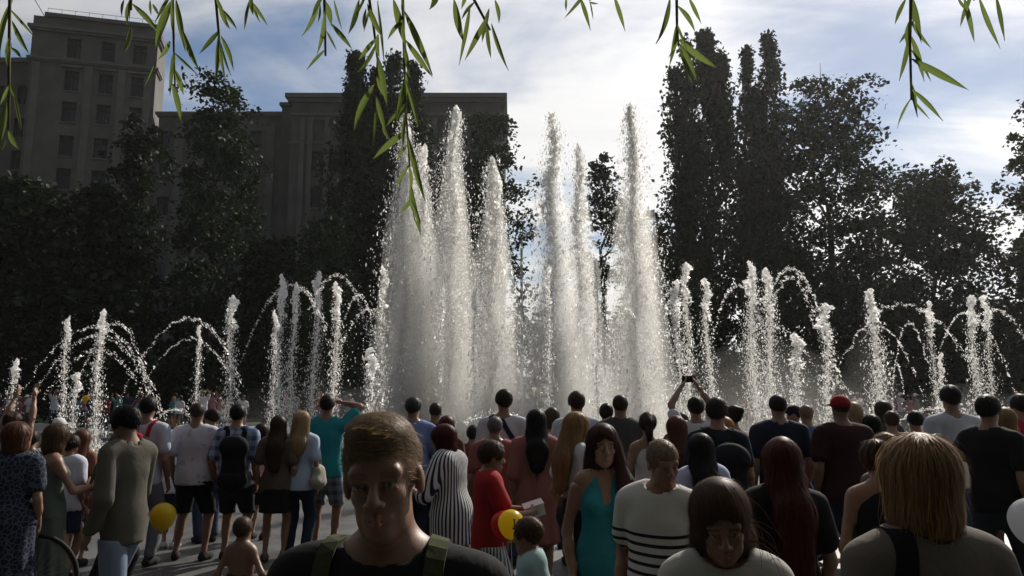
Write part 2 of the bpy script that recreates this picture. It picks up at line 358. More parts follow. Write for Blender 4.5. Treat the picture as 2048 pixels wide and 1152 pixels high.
def broad_tree(name, label, u, vtop, d, wpx, vbase, seed, nl=9000, leaf=.42, mat=0, lobes=22, dens=1.0, group='park trees behind the fountain', shape=1.0):
    rnd = random.Random(seed); rng = np.random.default_rng(seed)
    top = P(u, vtop, d); zb = max(P(u, vbase, d).z, .4); R = wpx / 2 * d / FPX; H = top.z
    root = empty(name, (top.x, d, 0)); tag(root, label, 'tree', group)
    tm = MB(); zc = zb + (H - zb) * .25
    limb(tm, (0, 0, -.05), (rnd.uniform(-.4, .4), 0, zc), .028 * H * .8, .014 * H, rnd, 5)
    limb(tm, (0, 0, zc * .98), (rnd.uniform(-.6, .6), rnd.uniform(-.5, .5), H * .8), .013 * H, .04, rnd, 6)
    pts = []; per = nl // (lobes * 9)
    for i in range(lobes):
        t = (i + .5) / lobes; zz = zb + (H - zb) * (t ** .9) * .97
        f = math.sin(math.pi * min(1, .18 + t * .80)) ** (.55 * shape)      # outline: wide in the middle, narrow at the top
        an = i * 2.399 + rnd.uniform(-.5, .5); rr = R * f * rnd.uniform(.55, .95)
        c = Vector((rr * math.cos(an), rr * math.sin(an), zz))
        s0 = Vector((0, 0, max(zc * .7, zz - rr * .75)))
        limb(tm, s0, c, .006 * H * (1.2 - t * .7), .03, rnd)
        for j in range(9):
            q = np.array(c) * np.array([rnd.uniform(.35, 1.05), rnd.uniform(.35, 1.05), 1]) + rng.normal(size=3) * np.array([.17 * R, .17 * R, (H - zb) * .045])
            if j < 4: limb(tm, s0.lerp(c, rnd.uniform(.3, .8)), q, .05, .015, rnd, 3)
            k = int(per * rnd.uniform(.5, 1.5) * dens)
            o = rng.normal(size=(k, 3)) * np.array([.115 * R, .115 * R, .07 * R]) * rnd.uniform(.7, 1.3)
            o[:, 2] -= (o[:, 0] ** 2 + o[:, 1] ** 2) / (R * .35)                # tufts droop at their rims
            pts.append(q + o)
    pts = np.concatenate(pts); pts = pts[pts[:, 2] > .3]
    pts[:, 2] = np.minimum(pts[:, 2], H + rng.uniform(-.7, .1, len(pts)))
    tm.build('trunk', bark, root); link('crown', leaves_mesh('crown', pts, leaf, rng), LEAF[mat], root)
    return root
def poplar(label, stems, d, seed, nl, group='tall poplars behind the fountain', leaf=.34):
    """stems: (u, vtop, width_px) columns of one tree"""
    rnd = random.Random(seed); rng = np.random.default_rng(seed)
    u0 = sum(s[0] for s in stems) / len(stems); base = P(u0, HOR, d)
    root = empty('poplar_tree', (base.x, d, 0)); tag(root, label, 'tree', group)
    tm = MB(); pts = []; tm.tube([(0, 0, -.05), (0, 0, 2), (0, 0, 6)], [.75, .6, .5], 8)
    tot = sum(s[2] * (800 - s[1]) for s in stems)
    for u, vt, wp in stems:
        top = P(u, vt, d); H = top.z; x = top.x - base.x; R = wp / 2 * d / FPX * 1.38; yy = rnd.uniform(-1, 1)
        limb(tm, (0, 0, 2), (x, yy, H * .93), .35, .04, rnd, 8)
        k = int(nl * wp * (800 - vt) / tot); nb = int(H * 4.5)
        for i in range(nb):
            t = rnd.random() ** .85; z = 1.5 + (H - 1.5) * t
            f = min(1.12, .7 + t * .9) * (1 - max(0, t - .5) / .5 * .90) ** .8
            f *= 1 + .16 * math.sin(t * 23 + u) 
            an = rnd.uniform(0, 6.283); rr = R * f * math.sqrt(rnd.random()) * .92
            c = np.array([x * min(1, .3 + t * 1.5) + rr * math.cos(an), yy + rr * math.sin(an), min(z, H - .9)])
            limb(tm, (c[0] * .6 + x * .3, c[1] * .6, max(1, c[2] - 2.2)), c, .05, .015, rnd, 2)
            kk = max(1, int(k / nb * rnd.uniform(.4, 1.6)))
            o = rng.normal(size=(kk, 3)) * np.array([.34, .34, .75]) * (0.38 + .8 * f); o[:, 2] = np.minimum(o[:, 2], (H - c[2]) * rng.uniform(.7, 1.08, kk))
            pts.append(c + o)
    pts = np.concatenate(pts); pts = pts[pts[:, 2] > .3]
    tm.build('trunk', bark, root); link('crown', leaves_mesh('crown', pts, leaf, rng, 1.0), LEAF[2], root)
TREES = [
 ('maple_tree', 'dark bushy tree in front of the lower wing beside the tower', 40, 355, 52, 320, 800, 1, 8500, .50, 3, 24),
 ('maple_tree', 'broad black-green tree standing before the foot of the tower', 215, 375, 54, 280, 800, 2, 8500, .50, 3, 24),
 ('linden_tree', 'narrow dark tree rising past the lower right corner of the tower', 281, 228, 60, 128, 640, 3, 6500, .36, 3, 18),
 ('ash_tree', 'tall tree with an open lacy top between tower and poplars', 442, 150, 58, 218, 800, 4, 12500, .36, 0, 26),
 ('young_tree', 'slim young tree with visible trunk before the paired windows', 645, 425, 52, 150, 700, 5, 3600, .34, 0, 14),
 ('linden_tree', 'dark low tree between the lacy ash and the first poplar', 545, 470, 56, 240, 800, 6, 9000, .40, 3, 20),
 ('linden_tree', 'rounded tree covering the sunlit corner of the grey stone block', 985, 235, 66, 210, 800, 7, 10000, .40, 0, 22),
 ('young_tree', 'small open tree behind the tallest jets beside the big poplar', 1205, 312, 64, 150, 800, 8, 5500, .40, 0, 16),
 ('maple_tree', 'bushy tree at the foot of the big poplar behind the jets', 1300, 420, 62, 170, 800, 9, 7500, .40, 0, 18),
 ('catalpa_tree', 'large spreading tree with layered tufts right beside the poplars', 1640, 168, 60, 310, 800, 10, 23000, .37, 0, 30),
 ('linden_tree', 'wide low tree filling the gap under the spreading tree', 1560, 480, 55, 300, 800, 11, 9500, .42, 3, 20),
 ('maple_tree', 'domed tree with ragged leafy edge beyond the spreading tree', 1860, 326, 58, 270, 800, 12, 19500, .36, 0, 28),
 ('linden_tree', 'low dark tree under the domed tree behind the side jets', 1755, 560, 52, 280, 800, 13, 8000, .42, 3, 18),
 ('maple_tree', 'tree with sunlit hanging tufts beyond the domed tree', 2095, 190, 50, 200, 560, 14, 10500, .34, 1, 20),
 ('maple_tree', 'low bushy tree at the end of the row past the domed tree', 2060, 470, 55, 190, 800, 15, 8500, .42, 0, 20),
 ('linden_tree', 'dark squat tree behind the far crowd at the end of the row', 1945, 610, 50, 200, 800, 16, 5500, .40, 3, 16),
]
for t in TREES: broad_tree(*t)
poplar('slender dark poplar with a single pointed top beside the grey block', [(716, 112, 84)], 62, 21, 13000)
poplar('double-topped dark poplar in front of the grey stone block', [(785, 92, 84), (832, 128, 70), (758, 140, 70)], 63, 22, 23000)
poplar('biggest broad poplar with a stepped crown behind the tallest jet', [(1412, 52, 92), (1368, 80, 60), (1350, 130, 62), (1438, 105, 62)], 58, 23, 32000)
poplar('twin-spired poplar standing between the broad poplar and the spreading tree', [(1540, 58, 64), (1490, 92, 52), (1512, 170, 70)], 59, 24, 20000)
def far_wood():
    rng = np.random.default_rng(77); n = 18000
    x = rng.uniform(-75, 95, n); h = 7 + 2.5 * np.sin(x * .21) + 1.6 * np.sin(x * .57 + 1)
    pts = np.stack([x, 78 + rng.uniform(-3, 3, n), rng.random(n) ** .8 * h + rng.normal(size=n) * .3], 1); pts[:, 2] = np.abs(pts[:, 2]) + .1
    o = link('far_wood', leaves_mesh('far_wood', pts, 1.0, rng), LEAF[3]); tag(o, 'dark band of shrubs and low trees closing the park behind', 'shrubs', kind='stuff')
far_wood()
# ------------------------------------------------------------------ fountain
def water_mat():
    m, nt, b, out = mat_nodes('spray_water'); N, L = nt.nodes, nt.links
    b.inputs['Base Color'].default_value = (0.80, 0.83, 0.86, 1); b.inputs['Roughness'].default_value = 0.12; b.inputs['Specular IOR Level'].default_value = 0.6
    t = N.new('ShaderNodeBsdfTranslucent'); t.inputs[0].default_value = (0.97, 0.96, 0.94, 1)
    tp = N.new('ShaderNodeBsdfTransparent')
    m1 = N.new('ShaderNodeMixShader'); m1.inputs[0].default_value = 0.76; L.new(b.outputs[0], m1.inputs[1]); L.new(t.outputs[0], m1.inputs[2])
    m2 = N.new('ShaderNodeMixShader'); m2.inputs[0].default_value = 0.12; L.new(m1.outputs[0], m2.inputs[1]); L.new(tp.outputs[0], m2.inputs[2])
    L.new(m2.outputs[0], out.inputs[0]); return m
WATER = water_mat()
CUP = np.array([[0, 0, 1.0], [.95, 0, -.4], [-.5, .85, -.4], [-.5, -.85, -.4]])
def drops(name, pts, size, rng, stretch=None, parent=None):
    n = len(pts); q = rng.normal(size=(n, 4)); q /= np.linalg.norm(q, axis=1)[:, None]
    w_, x, y, z = q.T
    R = np.stack([1 - 2 * (y * y + z * z), 2 * (x * y - z * w_), 2 * (x * z + y * w_), 2 * (x * y + z * w_), 1 - 2 * (x * x + z * z), 2 * (y * z - x * w_),
                  2 * (x * z - y * w_), 2 * (y * z + x * w_), 1 - 2 * (x * x + y * y)], 1).reshape(n, 3, 3)
    V = np.einsum('nij,kj->nki', R, CUP) * np.asarray(size).reshape(-1, 1, 1)
    if stretch is not None: V = V + stretch[:, None, :] * np.einsum('nki,ni->nk', V, stretch)[:, :, None]
    V = V + pts[:, None, :]
    i = np.arange(n)[:, None] * 4
    F = np.concatenate([i + np.array([[0, 1, 2]]), i + np.array([[0, 2, 3]]), i + np.array([[0, 3, 1]])])
    return link(name, mesh_np(name, V.reshape(-1, 3), F), WATER, parent)
def crest_mesh(H, z0, r, seed, jag):
    """lumpy rising core of a jet: a ragged tube of water that ends in fingers"""
    rng = np.random.default_rng(seed); nz, na = 46, 14; V = []
    ph = rng.uniform(0, 6.28, 8)
    for i in range(nz):
        t = i / (nz - 1); z = z0 + (H - z0) * t
        rr = r * (1.0 - .25 * t ** 3) * (.75 + .35 * math.sin(t * 17 + ph[0]) * math.sin(t * 7 + ph[1]))
        if t > .88: rr *= max(.08, math.sqrt(max(0, 1 - ((t - .88) / .12) ** 2)))
        ox, oy = r * .45 * math.sin(t * 9 + ph[2]), r * .45 * math.sin(t * 8 + ph[3])
        for k in range(na):
            a = 2 * math.pi * k / na; n = 1 + .32 * math.sin(3 * a + t * 31 + ph[4]) + .28 * rng.normal()
            V.append((ox + rr * n * math.cos(a), oy + rr * n * math.sin(a), z + jag * rng.normal() * r))
    F = [(i * na + k, i * na + (k + 1) % na, (i + 1) * na + (k + 1) % na, (i + 1) * na + k) for i in range(nz - 1) for k in range(na) if rng.random() > .58 * (1.25 - i / nz)]
    me = bpy.data.meshes.new('crest'); me.from_pydata(V, [], F); me.update(); return me
def jet(u, v, d, label, n, spread, head, seed, group, dsize=.022, rise=.5, shape=.85):
    """vertical jet: crest on top, falling drops widening downwards, thin rising string"""
    rng = np.random.default_rng(seed); top = P(u, v, d); H = top.z
    root = empty('water_jet', (top.x, d, 0)); tag(root, label, 'water jet', group)
    z0 = max(.3, H * (1 - rise)); link('crest', crest_mesh(H, z0, head, seed, .14), WATER, root)
    t = rng.random(n) ** .8; z = .1 + (H - .2) * (1 - t)
    s = head * .8 + spread * t ** shape
    rad = np.abs(rng.normal(size=n)) * s * .62; an = rng.uniform(0, 6.283, n)
    wob = head * .5 * np.sin(z * 1.7 + seed)
    pts = np.stack([rad * np.cos(an) + wob, rad * np.sin(an), z + rng.normal(size=n) * .05], 1); pts = pts[pts[:, 2] > .05]
    sz = dsize * rng.lognormal(0, .45, len(pts)); st = np.zeros((len(pts), 3)); st[:, 2] = np.sqrt(rng.uniform(0, 2.2, len(pts)))
    k = int(H * 22); zs = np.sort(rng.uniform(.05, H * .8, k)); x = .03 * rng.normal(size=k)
    pts = np.concatenate([pts, np.stack([x, .03 * rng.normal(size=k), zs], 1)]); sz = np.concatenate([sz, dsize * 1.25 * rng.uniform(.7, 1.5, k)])
    st = np.concatenate([st, np.tile([[0, 0, 1.2]], (k, 1))])
    k = 26; an = rng.uniform(0, 6.283, k)                                   # flung beads round the crest
    rr = head * rng.uniform(.8, 2.6, k); fl = np.stack([rr * np.cos(an), rr * np.sin(an), H - np.abs(rng.normal(size=k)) * head * 4 + head * .6], 1)
    pts = np.concatenate([pts, fl]); sz = np.concatenate([sz, dsize * rng.uniform(.6, 1.3, k)]); st = np.concatenate([st, np.zeros((k, 3))])
    drops('drops', pts, sz, rng, st, root)['kind'] = 'stuff'; return root
def arc(pix, d0, d1, label, n, seed, jit=.05, dsize=.0098, group='arching streams of drops'):
    """stream of drops on a ballistic arc through photo pixels start, apex, end at distances d0..d1"""
    rng = np.random.default_rng(seed); dm = (d0 + d1) / 2
    a, b, c = P(*pix[0], d0), P(*pix[1], dm), P(*pix[2], d1)
    t = rng.random(n); tb = max(.15, min(.85, (b.x - a.x) / (c.x - a.x) if abs(c.x - a.x) > 1e-3 else .5))
    X = a.x + (c.x - a.x) * t; Y = a.y + (c.y - a.y) * t
    A = np.array([[0, 0, 1], [tb * tb, tb, 1], [1, 1, 1]]); q = np.linalg.solve(A, np.array([a.z, b.z, c.z])); Z = q[0] * t * t + q[1] * t + q[2]
    g = rng.normal(size=(n, 3)) * jit * (.5 + t[:, None] * 1.2); g += .02 * np.sin(t * 60 + seed)[:, None] * rng.normal(size=(1, 3))
    root = empty('arching_stream', (a.x, a.y, 0)); g = g - np.array([a.x, a.y, 0])
    do = drops('drops', np.stack([X, Y, Z], 1) + g, dsize * rng.lognormal(0, .35, n), rng, np.stack([np.full(n, .8 * (1 if c.x > a.x else -1)), np.zeros(n), q[0] * 2 * t * .1], 1), root); do['kind'] = 'stuff'
    tag(root, label, 'water stream', group); return root
TALL = [(815, 222, 24, 'tall white jet with a pointed crest before the double-topped poplar', 15000, .95, .15),
        (846, 288, 25, 'shorter plume leaning on the tall jet before the double-topped poplar', 9000, .70, .17),
        (908, 212, 25, 'tall white jet with forked tip in front of the grey block roof', 14000, .85, .17),
        (988, 312, 24, 'blunt-topped plume before the sunlit corner of the grey block', 12000, .75, .20),
        (1103, 222, 24, 'tall slim jet with knobbly crest standing against the open sky', 14000, .80, .20),
        (1155, 288, 26, 'shorter ragged plume next to the slim jet against the sky', 12000, .80, .17),
        (1262, 204, 23, 'highest jet ending in a thin hooked finger next to the big poplar', 19000, .95, .12)]
for i, (u, v, d, lb, n, sp, hd) in enumerate(TALL): jet(u, v, d, lb, int(n * 1.3), sp * 1.08, hd, 100 + i, 'tall central fountain jets', .0130, .40, .62)
MID = [(768, 530, 21, 'slender jet at the edge of the central plumes', .15, 900), (566, 548, 20, 'highest stubby jet of the cluster behind the blond woman', .17, 1500),
       (592, 564, 20, 'shorter jet close beside the highest of its cluster', .14, 1200), (636, 542, 20, 'jet with bubbling crest behind the man in teal', .16, 1500),
       (675, 564, 19, 'jet with broken crest between the man in teal and the tall plumes', .15, 1400), (552, 620, 18, 'thin broken jet in front of the stubby cluster', .10, 600),
       (466, 590, 19, 'lone rounded jet with a thick crest behind the plaid shirt man', .17, 1100), (138, 632, 21, 'slim jet with small crest behind the woman in the green dress', .12, 700),
       (207, 618, 20, 'taller jet with fuzzy falling drops behind the man in dark red', .15, 1300), (33, 717, 18, 'short thick jet over the raised arms', .13, 300),
       (156, 745, 17, 'knee-high bubbling jet beside the slim one', .12, 400), (400, 650, 23, 'faint thin jet in the tree shade behind the white T-shirt man', .10, 500),
       (742, 696, 15, 'low thick glassy jet just past the young blond man', .17, 700), (885, 575, 20, 'small jet lost in the central spray with a bright thread', .10, 900),
       (950, 575, 20, 'small jet with a round head lost in the central spray', .12, 900), (1192, 520, 21, 'medium jet inside the bright spray of the highest jets', .12, 1200),
       (1096, 530, 20, 'thin sparkling jet in front of the slim plume', .10, 1000), (1370, 525, 20, 'taller of two thick jets below the big poplar', .17, 1500),
       (1350, 560, 19, 'shorter thick jet hugging the taller one below the big poplar', .18, 1500), (1412, 557, 19, 'single thick jet over the raised phone', .16, 1300),
       (1499, 522, 20, 'tallest jet of the wide sparkling cluster behind the navy shirt man', .19, 2600), (1533, 536, 20, 'second jet of the wide sparkling cluster', .18, 2200),
       (1592, 668, 15, 'low fat glassy jet behind the bald man', .19, 900), (1646, 608, 19, 'fan-shaped jet behind the man in the red cap', .22, 1100),
       (1742, 577, 19, 'lone bright jet with glowing golden spray', .17, 2200), (1858, 605, 25, 'faint jet in the shade of the domed tree', .17, 600),
       (1940, 590, 20, 'sparkling jet behind the man in the white T-shirt', .18, 1200), (1969, 590, 24, 'pale smooth jet next to the sparkling one', .17, 800),
       (1880, 705, 19, 'small jet with a round bead on top', .09, 400)]
for i, (u, v, d, lb, hd, n) in enumerate(MID): jet(u, v, d, lb, int(n * 2.5), .40 if n > 2000 else .24, hd * .64, 300 + i, 'smaller fountain jets', .0078, .22)
ARCS = [((35, 800), (190, 655), (330, 835), 19, 20, 'high arch of beads over the slim jets behind the green dress', 330, .04), ((60, 800), (200, 672), (320, 830), 19.5, 20.5, 'second arch of beads nested under the high arch', 300, .06),
        ((85, 800), (195, 700), (290, 800), 20, 21, 'inner arch of beads nested lowest behind the green dress', 220, .06), ((150, 780), (240, 648), (300, 800), 19, 20, 'small tight arch beside the fuzzy jet', 240, .05),
        ((222, 840), (375, 637), (480, 760), 19, 20, 'wide arch of beads meeting the lone rounded jet', 330, .04), ((250, 840), (360, 686), (480, 800), 20, 21, 'lower faint arch under the wide arch', 200, .03),
        ((480, 730), (575, 570), (680, 760), 19, 19, 'broad arch of beads crossing the stubby cluster', 420, .05), ((620, 620), (665, 552), (745, 700), 19, 19, 'bubbly arch falling past the broken crest jet', 320, .05),
        ((690, 640), (718, 590), (755, 720), 18, 18, 'small hooked arch next to the central spray', 200, .04), ((680, 700), (730, 622), (790, 690), 18, 18, 'low hooked arch under the small one', 200, .05),
        ((1300, 560), (1315, 532), (1345, 640), 18, 18, 'short arch hooking out of the highest jet spray', 160, .03), ((1225, 690), (1255, 618), (1300, 760), 17, 17, 'dark-beaded arch in front of the bright spray', 170, .03),
        ((1425, 680), (1480, 572), (1540, 700), 19, 19, 'arch of beads climbing to the wide cluster', 240, .04), ((1530, 620), (1580, 538), (1690, 800), 18, 18.5, 'great arch of bright beads falling beside the fan jet', 420, .05),
        ((1540, 640), (1585, 556), (1660, 760), 18.3, 18.8, 'twin arch nested under the great bright one', 300, .05), ((1500, 690), (1560, 655), (1670, 830), 17, 17, 'straight falling thread in front of the wide cluster', 200, .03),
        ((1685, 720), (1830, 612), (1960, 760), 19, 20, 'wide flat arch of bright beads past the lone golden jet', 420, .05), ((1720, 690), (1775, 660), (1850, 800), 18, 18, 'falling thread from the lone golden jet', 170, .02),
        ((1790, 740), (1816, 646), (1880, 830), 19, 19, 'thin arch with a round top under the flat one', 170, .02), ((1880, 700), (1960, 640), (2050, 840), 19, 19, 'long falling thread past the sparkling jet', 240, .03),
        ((1940, 660), (2000, 622), (2110, 800), 20, 20, 'arch of beads leaving the sparkling jet outward', 240, .05), ((1790, 850), (1850, 818), (1930, 830), 14, 15, 'low bubbling stream just behind the white T-shirt man', 230, .03),
        ((1920, 815), (1985, 808), (2050, 850), 14, 14, 'low flat stream behind the black cap man', 170, .03), ((1785, 850), (1803, 756), (1818, 850), 16, 16, 'small narrow loop of water near the black haired boy', 120, .012),
        ((300, 850), (370, 825), (395, 850), 15, 15, 'low bubbling stream by the white T-shirt man', 130, .03), ((925, 850), (985, 828), (1040, 850), 14, 14, 'low splashing stream around the backpack straps man', 170, .05),
        ((985, 720), (1025, 628), (1085, 800), 18, 18, 'bright crossing arch before the flagpole', 220, .03), ((1600, 770), (1660, 760), (1740, 830), 17, 17, 'low crossing thread behind the red cap', 150, .02)]
for i, (a, b, c, d0, d1, lb, n, j) in enumerate(ARCS): arc((a, b, c), d0, d1, lb, int(n * 1.1), 500 + i, j * .5)
# fine mist: one soft closed body per plume, real scattering air
def mist_mat(name, dens, g=.72):
    m = bpy.data.materials.new(name); m.use_nodes = True; nt = m.node_tree; N, L = nt.nodes, nt.links
    for n in list(N): N.remove(n)
    out = N.new('ShaderNodeOutputMaterial'); v = N.new('ShaderNodeVolumePrincipled'); L.new(v.outputs[0], out.inputs['Volume'])
    v.inputs['Color'].default_value = (.99, .985, .97, 1); v.inputs['Density'].default_value = dens; v.inputs['Anisotropy'].default_value = g; return m
MIST = [mist_mat('mist_thin', .36), mist_mat('mist_mid', .62), mist_mat('mist_low', .018), mist_mat('mist_bank', .05)]
def mist_body(name, label, c, prof, mat, sx=1.0, sy=1.0, seed=0):
    rng = np.random.default_rng(seed); n = 28; V = []; zs = [p[1] for p in prof]
    for r, z in prof:
        for k in range(n):
            a = 2 * math.pi * k / n; q = r * (1 + .12 * math.sin(3 * a + z * 1.3 + seed) + .06 * math.sin(7 * a - z * 2.1))
            V.append((q * sx * math.cos(a), q * sy * math.sin(a), z))
    F = [(i * n + k, i * n + (k + 1) % n, (i + 1) * n + (k + 1) % n, (i + 1) * n + k) for i in range(len(prof) - 1) for k in range(n)]
    F += [tuple(range(n))[::-1], tuple((len(prof) - 1) * n + k for k in range(n))]
    me = bpy.data.meshes.new(name); me.from_pydata(V, [], F); me.update(); o = link(name, me, mat, None, True); o.location = c
    tag(o, label, 'mist', 'drifting fountain mist', 'stuff'); return o
for i, (u, v, d, lb, n, sp, hd) in enumerate(TALL):
    p = P(u, v, d); H = p.z; sh = .35
    for j, (k, mt) in enumerate(((1.0, 0), (.6, 1))):
        mo = mist_body('spray_mist', 'soft white mist wrapped round the ' + lb.split(' in ')[0].split(' before ')[0].split(' next ')[0].split(' standing ')[0].split(' ending ')[0].split(' leaning ')[0], (p.x + .12 * j, d, 0),
                  [(.95 * k + .1, .06), (1.0 * k + .05, H * .2), (.85 * k, H * .45), (.6 * k, H * .65), (.32 * k, H * .82), (.06, H * .93)], MIST[mt], 1, 1, i)
        if j == 0: outer = mo
        else:
            mo.name = 'inner_mist'; mo.parent = outer; mo.location = (.12, 0, 0)
            for kk in ('label', 'category', 'group', 'kind'): del mo[kk]
for i, (u, d, r, hh, sy, lb) in enumerate(((1050, 24.5, 6.0, 3.2, .55, 'low bank of mist lying under the tall central plumes'), (620, 20, 2.6, 2.4, .7, 'thin mist hanging under the stubby jet cluster'), (1530, 20, 2.8, 3.4, .7, 'thin mist glowing round the wide sparkling cluster'), (1742, 19, .8, 3.6, 1, 'golden mist round the lone bright jet'), (1930, 21, 2.0, 2.2, .8, 'thin mist under the sparkling jets past the golden one'))):
    p = P(u, HOR, d); shells = []
    for q in (1.0, .84, .68, .52, .36):             # nested shells thicken the mist towards its heart
        shells.append(mist_body('spray_mist' if q == 1 else 'inner_mist', lb, (p.x, d, 0) if q == 1 else (0, 0, 0), [(r * q, .06 + .03 * (1 - q)), (r * 1.02 * q, hh * .3 * q), (r * .88 * q, hh * .6 * q), (r * .55 * q, hh * .85 * q), (r * .15 * q, hh * q)], MIST[3 if i == 0 else 2], 1, sy, 20 + i))
    for o in shells[1:]:
        o.parent = shells[0]
        for kk in ('label', 'category', 'group', 'kind'): del o[kk]
# ------------------------------------------------------------------ body modelling: distance fields -> surface nets
def V3(*a): return np.array(a, dtype=np.float64)
def cone(A, B, ra, rb, q=1.0, k=None): return ['c', np.asarray(A, float), np.asarray(B, float), ra, rb, q, k]
def ell(c, r, R=None, k=None): return ['e', np.asarray(c, float), np.asarray(r, float), R, k]
def grow(p, o, f=1.0):
    if p[0] == 'c': return ['c', p[1], p[2], p[3] * f + o, p[4] * f + o, p[5], p[6]]
    return ['e', p[1], p[2] * f + o, p[3], p[4]]
def pbox(p):
    if p[0] == 'c':
        r = max(p[3], p[4]); e = V3(r, r * max(p[5], .2), r); return np.minimum(p[1], p[2]) - e, np.maximum(p[1], p[2]) + e
    r = p[2] if p[3] is None else np.full(3, p[2].max()); return p[1] - r, p[1] + r
class Field:
    def __init__(s, lo, hi, h, k=.02):
        s.h = h; s.lo = np.asarray(lo, float) - 3 * h; n = np.ceil((np.asarray(hi, float) + 3 * h - s.lo) / h).astype(int) + 1
        s.ax = [(s.lo[i] + h * np.arange(n[i])).astype(np.float32) for i in range(3)]
        s.F = np.full(n, .25, np.float32); s.k = k
    def slab(s, p, m):
        a, b = pbox(p); i0 = np.maximum(((a - m - s.lo) / s.h).astype(int), 0); i1 = np.minimum(((b + m - s.lo) / s.h).astype(int) + 2, s.F.shape)
        if (i1 <= i0).any(): return None, None
        sl = tuple(slice(x, y) for x, y in zip(i0, i1))
        X = s.ax[0][sl[0]][:, None, None]; Y = s.ax[1][sl[1]][None, :, None]; Z = s.ax[2][sl[2]][None, None, :]
        if p[0] == 'c':
            A, B, ra, rb, q = p[1:6]; d = B - A; dy = d[1] / q; L2 = d[0] ** 2 + dy ** 2 + d[2] ** 2 + 1e-9
            x, y, z = X - A[0], (Y - A[1]) / q, Z - A[2]
            t = np.clip((x * d[0] + y * dy + z * d[2]) / L2, 0, 1)
            D = np.sqrt((x - t * d[0]) ** 2 + (y - t * dy) ** 2 + (z - t * d[2]) ** 2) - (ra + t * (rb - ra))
            if q < 1: D = D * (.5 + .5 * q)
            return sl, D
        c, r, R = p[1:4]; x, y, z = X - c[0], Y - c[1], Z - c[2]
        if R is not None: x, y, z = (R[0][i] * x + R[1][i] * y + R[2][i] * z for i in range(3))
        k0 = np.sqrt((x / r[0]) ** 2 + (y / r[1]) ** 2 + (z / r[2]) ** 2); k1 = np.sqrt((x / r[0] ** 2) ** 2 + (y / r[1] ** 2) ** 2 + (z / r[2] ** 2) ** 2)
        return sl, k0 * (k0 - 1) / (k1 + 1e-6)
    def add(s, p):
        k = (p[6] if p[0] == 'c' else p[4]) or s.k; sl, D = s.slab(p, 3 * s.h + k)
        if sl is None: return
        f = s.F[sl]; hh = np.clip(.5 + .5 * (f - D) / k, 0, 1); s.F[sl] = f * (1 - hh) + D * hh - k * hh * (1 - hh)
    def sub(s, p, k=.008):
        sl, D = s.slab(p, 3 * s.h + k)
        if sl is None: return
        f = s.F[sl]; D = -D; hh = np.clip(.5 - .5 * (f - D) / k, 0, 1); s.F[sl] = f * (1 - hh) + D * hh + k * hh * (1 - hh)
    def plane(s, n, c):            # keep n.p < c
        X, Y, Z = s.ax; s.F = np.maximum(s.F, (n[0] * X[:, None, None] + n[1] * Y[None, :, None] + n[2] * Z[None, None, :] - c).astype(np.float32))
    def folds(s, amp, seed, fz=1.0):
        rng = np.random.default_rng(seed); X, Y, Z = s.ax[0][:, None, None], s.ax[1][None, :, None], s.ax[2][None, None, :]
        for f, a in ((14, 1.0), (27, .6), (46, .35)):
            p = rng.uniform(0, 6.28, 3); w_ = rng.normal(size=3); w_ /= np.linalg.norm(w_); w_[2] *= fz
            s.F = s.F + (amp * a * np.sin(f * (w_[0] * X + w_[1] * Y + w_[2] * Z) + p[0] + 1.6 * np.sin(f * .45 * (X * w_[1] - Z * w_[0] * fz) + p[1]))).astype(np.float32)
    def mesh(s, name=None):
        F = s.F; ins = F < 0; cs = np.zeros(tuple(np.array(F.shape) - 1), np.int8)
        nx, ny, nz = cs.shape; off = [(i, j, k) for i in (0, 1) for j in (0, 1) for k in (0, 1)]
        for i, j, k in off: cs += ins[i:i + nx, j:j + ny, k:k + nz]
        act = np.argwhere((cs > 0) & (cs < 8)); idx = np.full(cs.shape, -1, np.int32); idx[tuple(act.T)] = np.arange(len(act))
        g = {o: F[act[:, 0] + o[0], act[:, 1] + o[1], act[:, 2] + o[2]] for o in off}
        acc = np.zeros((len(act), 3)); cnt = np.zeros(len(act))
        for a in off:
            for ax in range(3):
                if a[ax]: continue
                b = tuple(1 if i == ax else a[i] for i in range(3)); fa, fb = g[a], g[b]; m = (fa < 0) != (fb < 0)
                t = fa / np.where(m, fa - fb, 1); p = np.tile(np.array(a, float), (len(act), 1)); p[:, ax] = t; acc += p * m[:, None]; cnt += m
        V = s.lo + (act + acc / np.maximum(cnt, 1)[:, None]) * s.h; Q = []
        for ax in range(3):
            o = [0, 0, 0]; o[ax] = 1; n = np.array(F.shape); a = ins[:n[0] - o[0], :n[1] - o[1], :n[2] - o[2]]; b = ins[o[0]:, o[1]:, o[2]:]
            e = np.argwhere(a != b); u, v = (ax + 1) % 3, (ax + 2) % 3
            ok = (e[:, u] > 0) & (e[:, v] > 0) & (e[:, u] < n[u] - 1) & (e[:, v] < n[v] - 1); e = e[ok]; sg = a[tuple(e.T)]
            c = []
            for du, dv in ((1, 1), (0, 1), (0, 0), (1, 0)):
                q = e.copy(); q[:, u] -= du; q[:, v] -= dv; c.append(idx[tuple(q.T)])
            c = np.stack(c, 1); c[~sg] = c[~sg][:, ::-1]; Q.append(c)
        Q = np.concatenate(Q)
        return V, Q
def solid(prims, h, k=.02, box=None):
    if box is None:
        b = [pbox(p) for p in prims]; lo = np.min([x[0] for x in b], 0) - .02; hi = np.max([x[1] for x in b], 0) + .02
    else: lo, hi = box
    f = Field(lo, hi, h, k)
    for p in prims: f.add(p)
    return f
def to_obj(name, VQ, mat, parent, smooth=True):
    return link(name, mesh_np(name, *VQ), mat, parent, smooth)
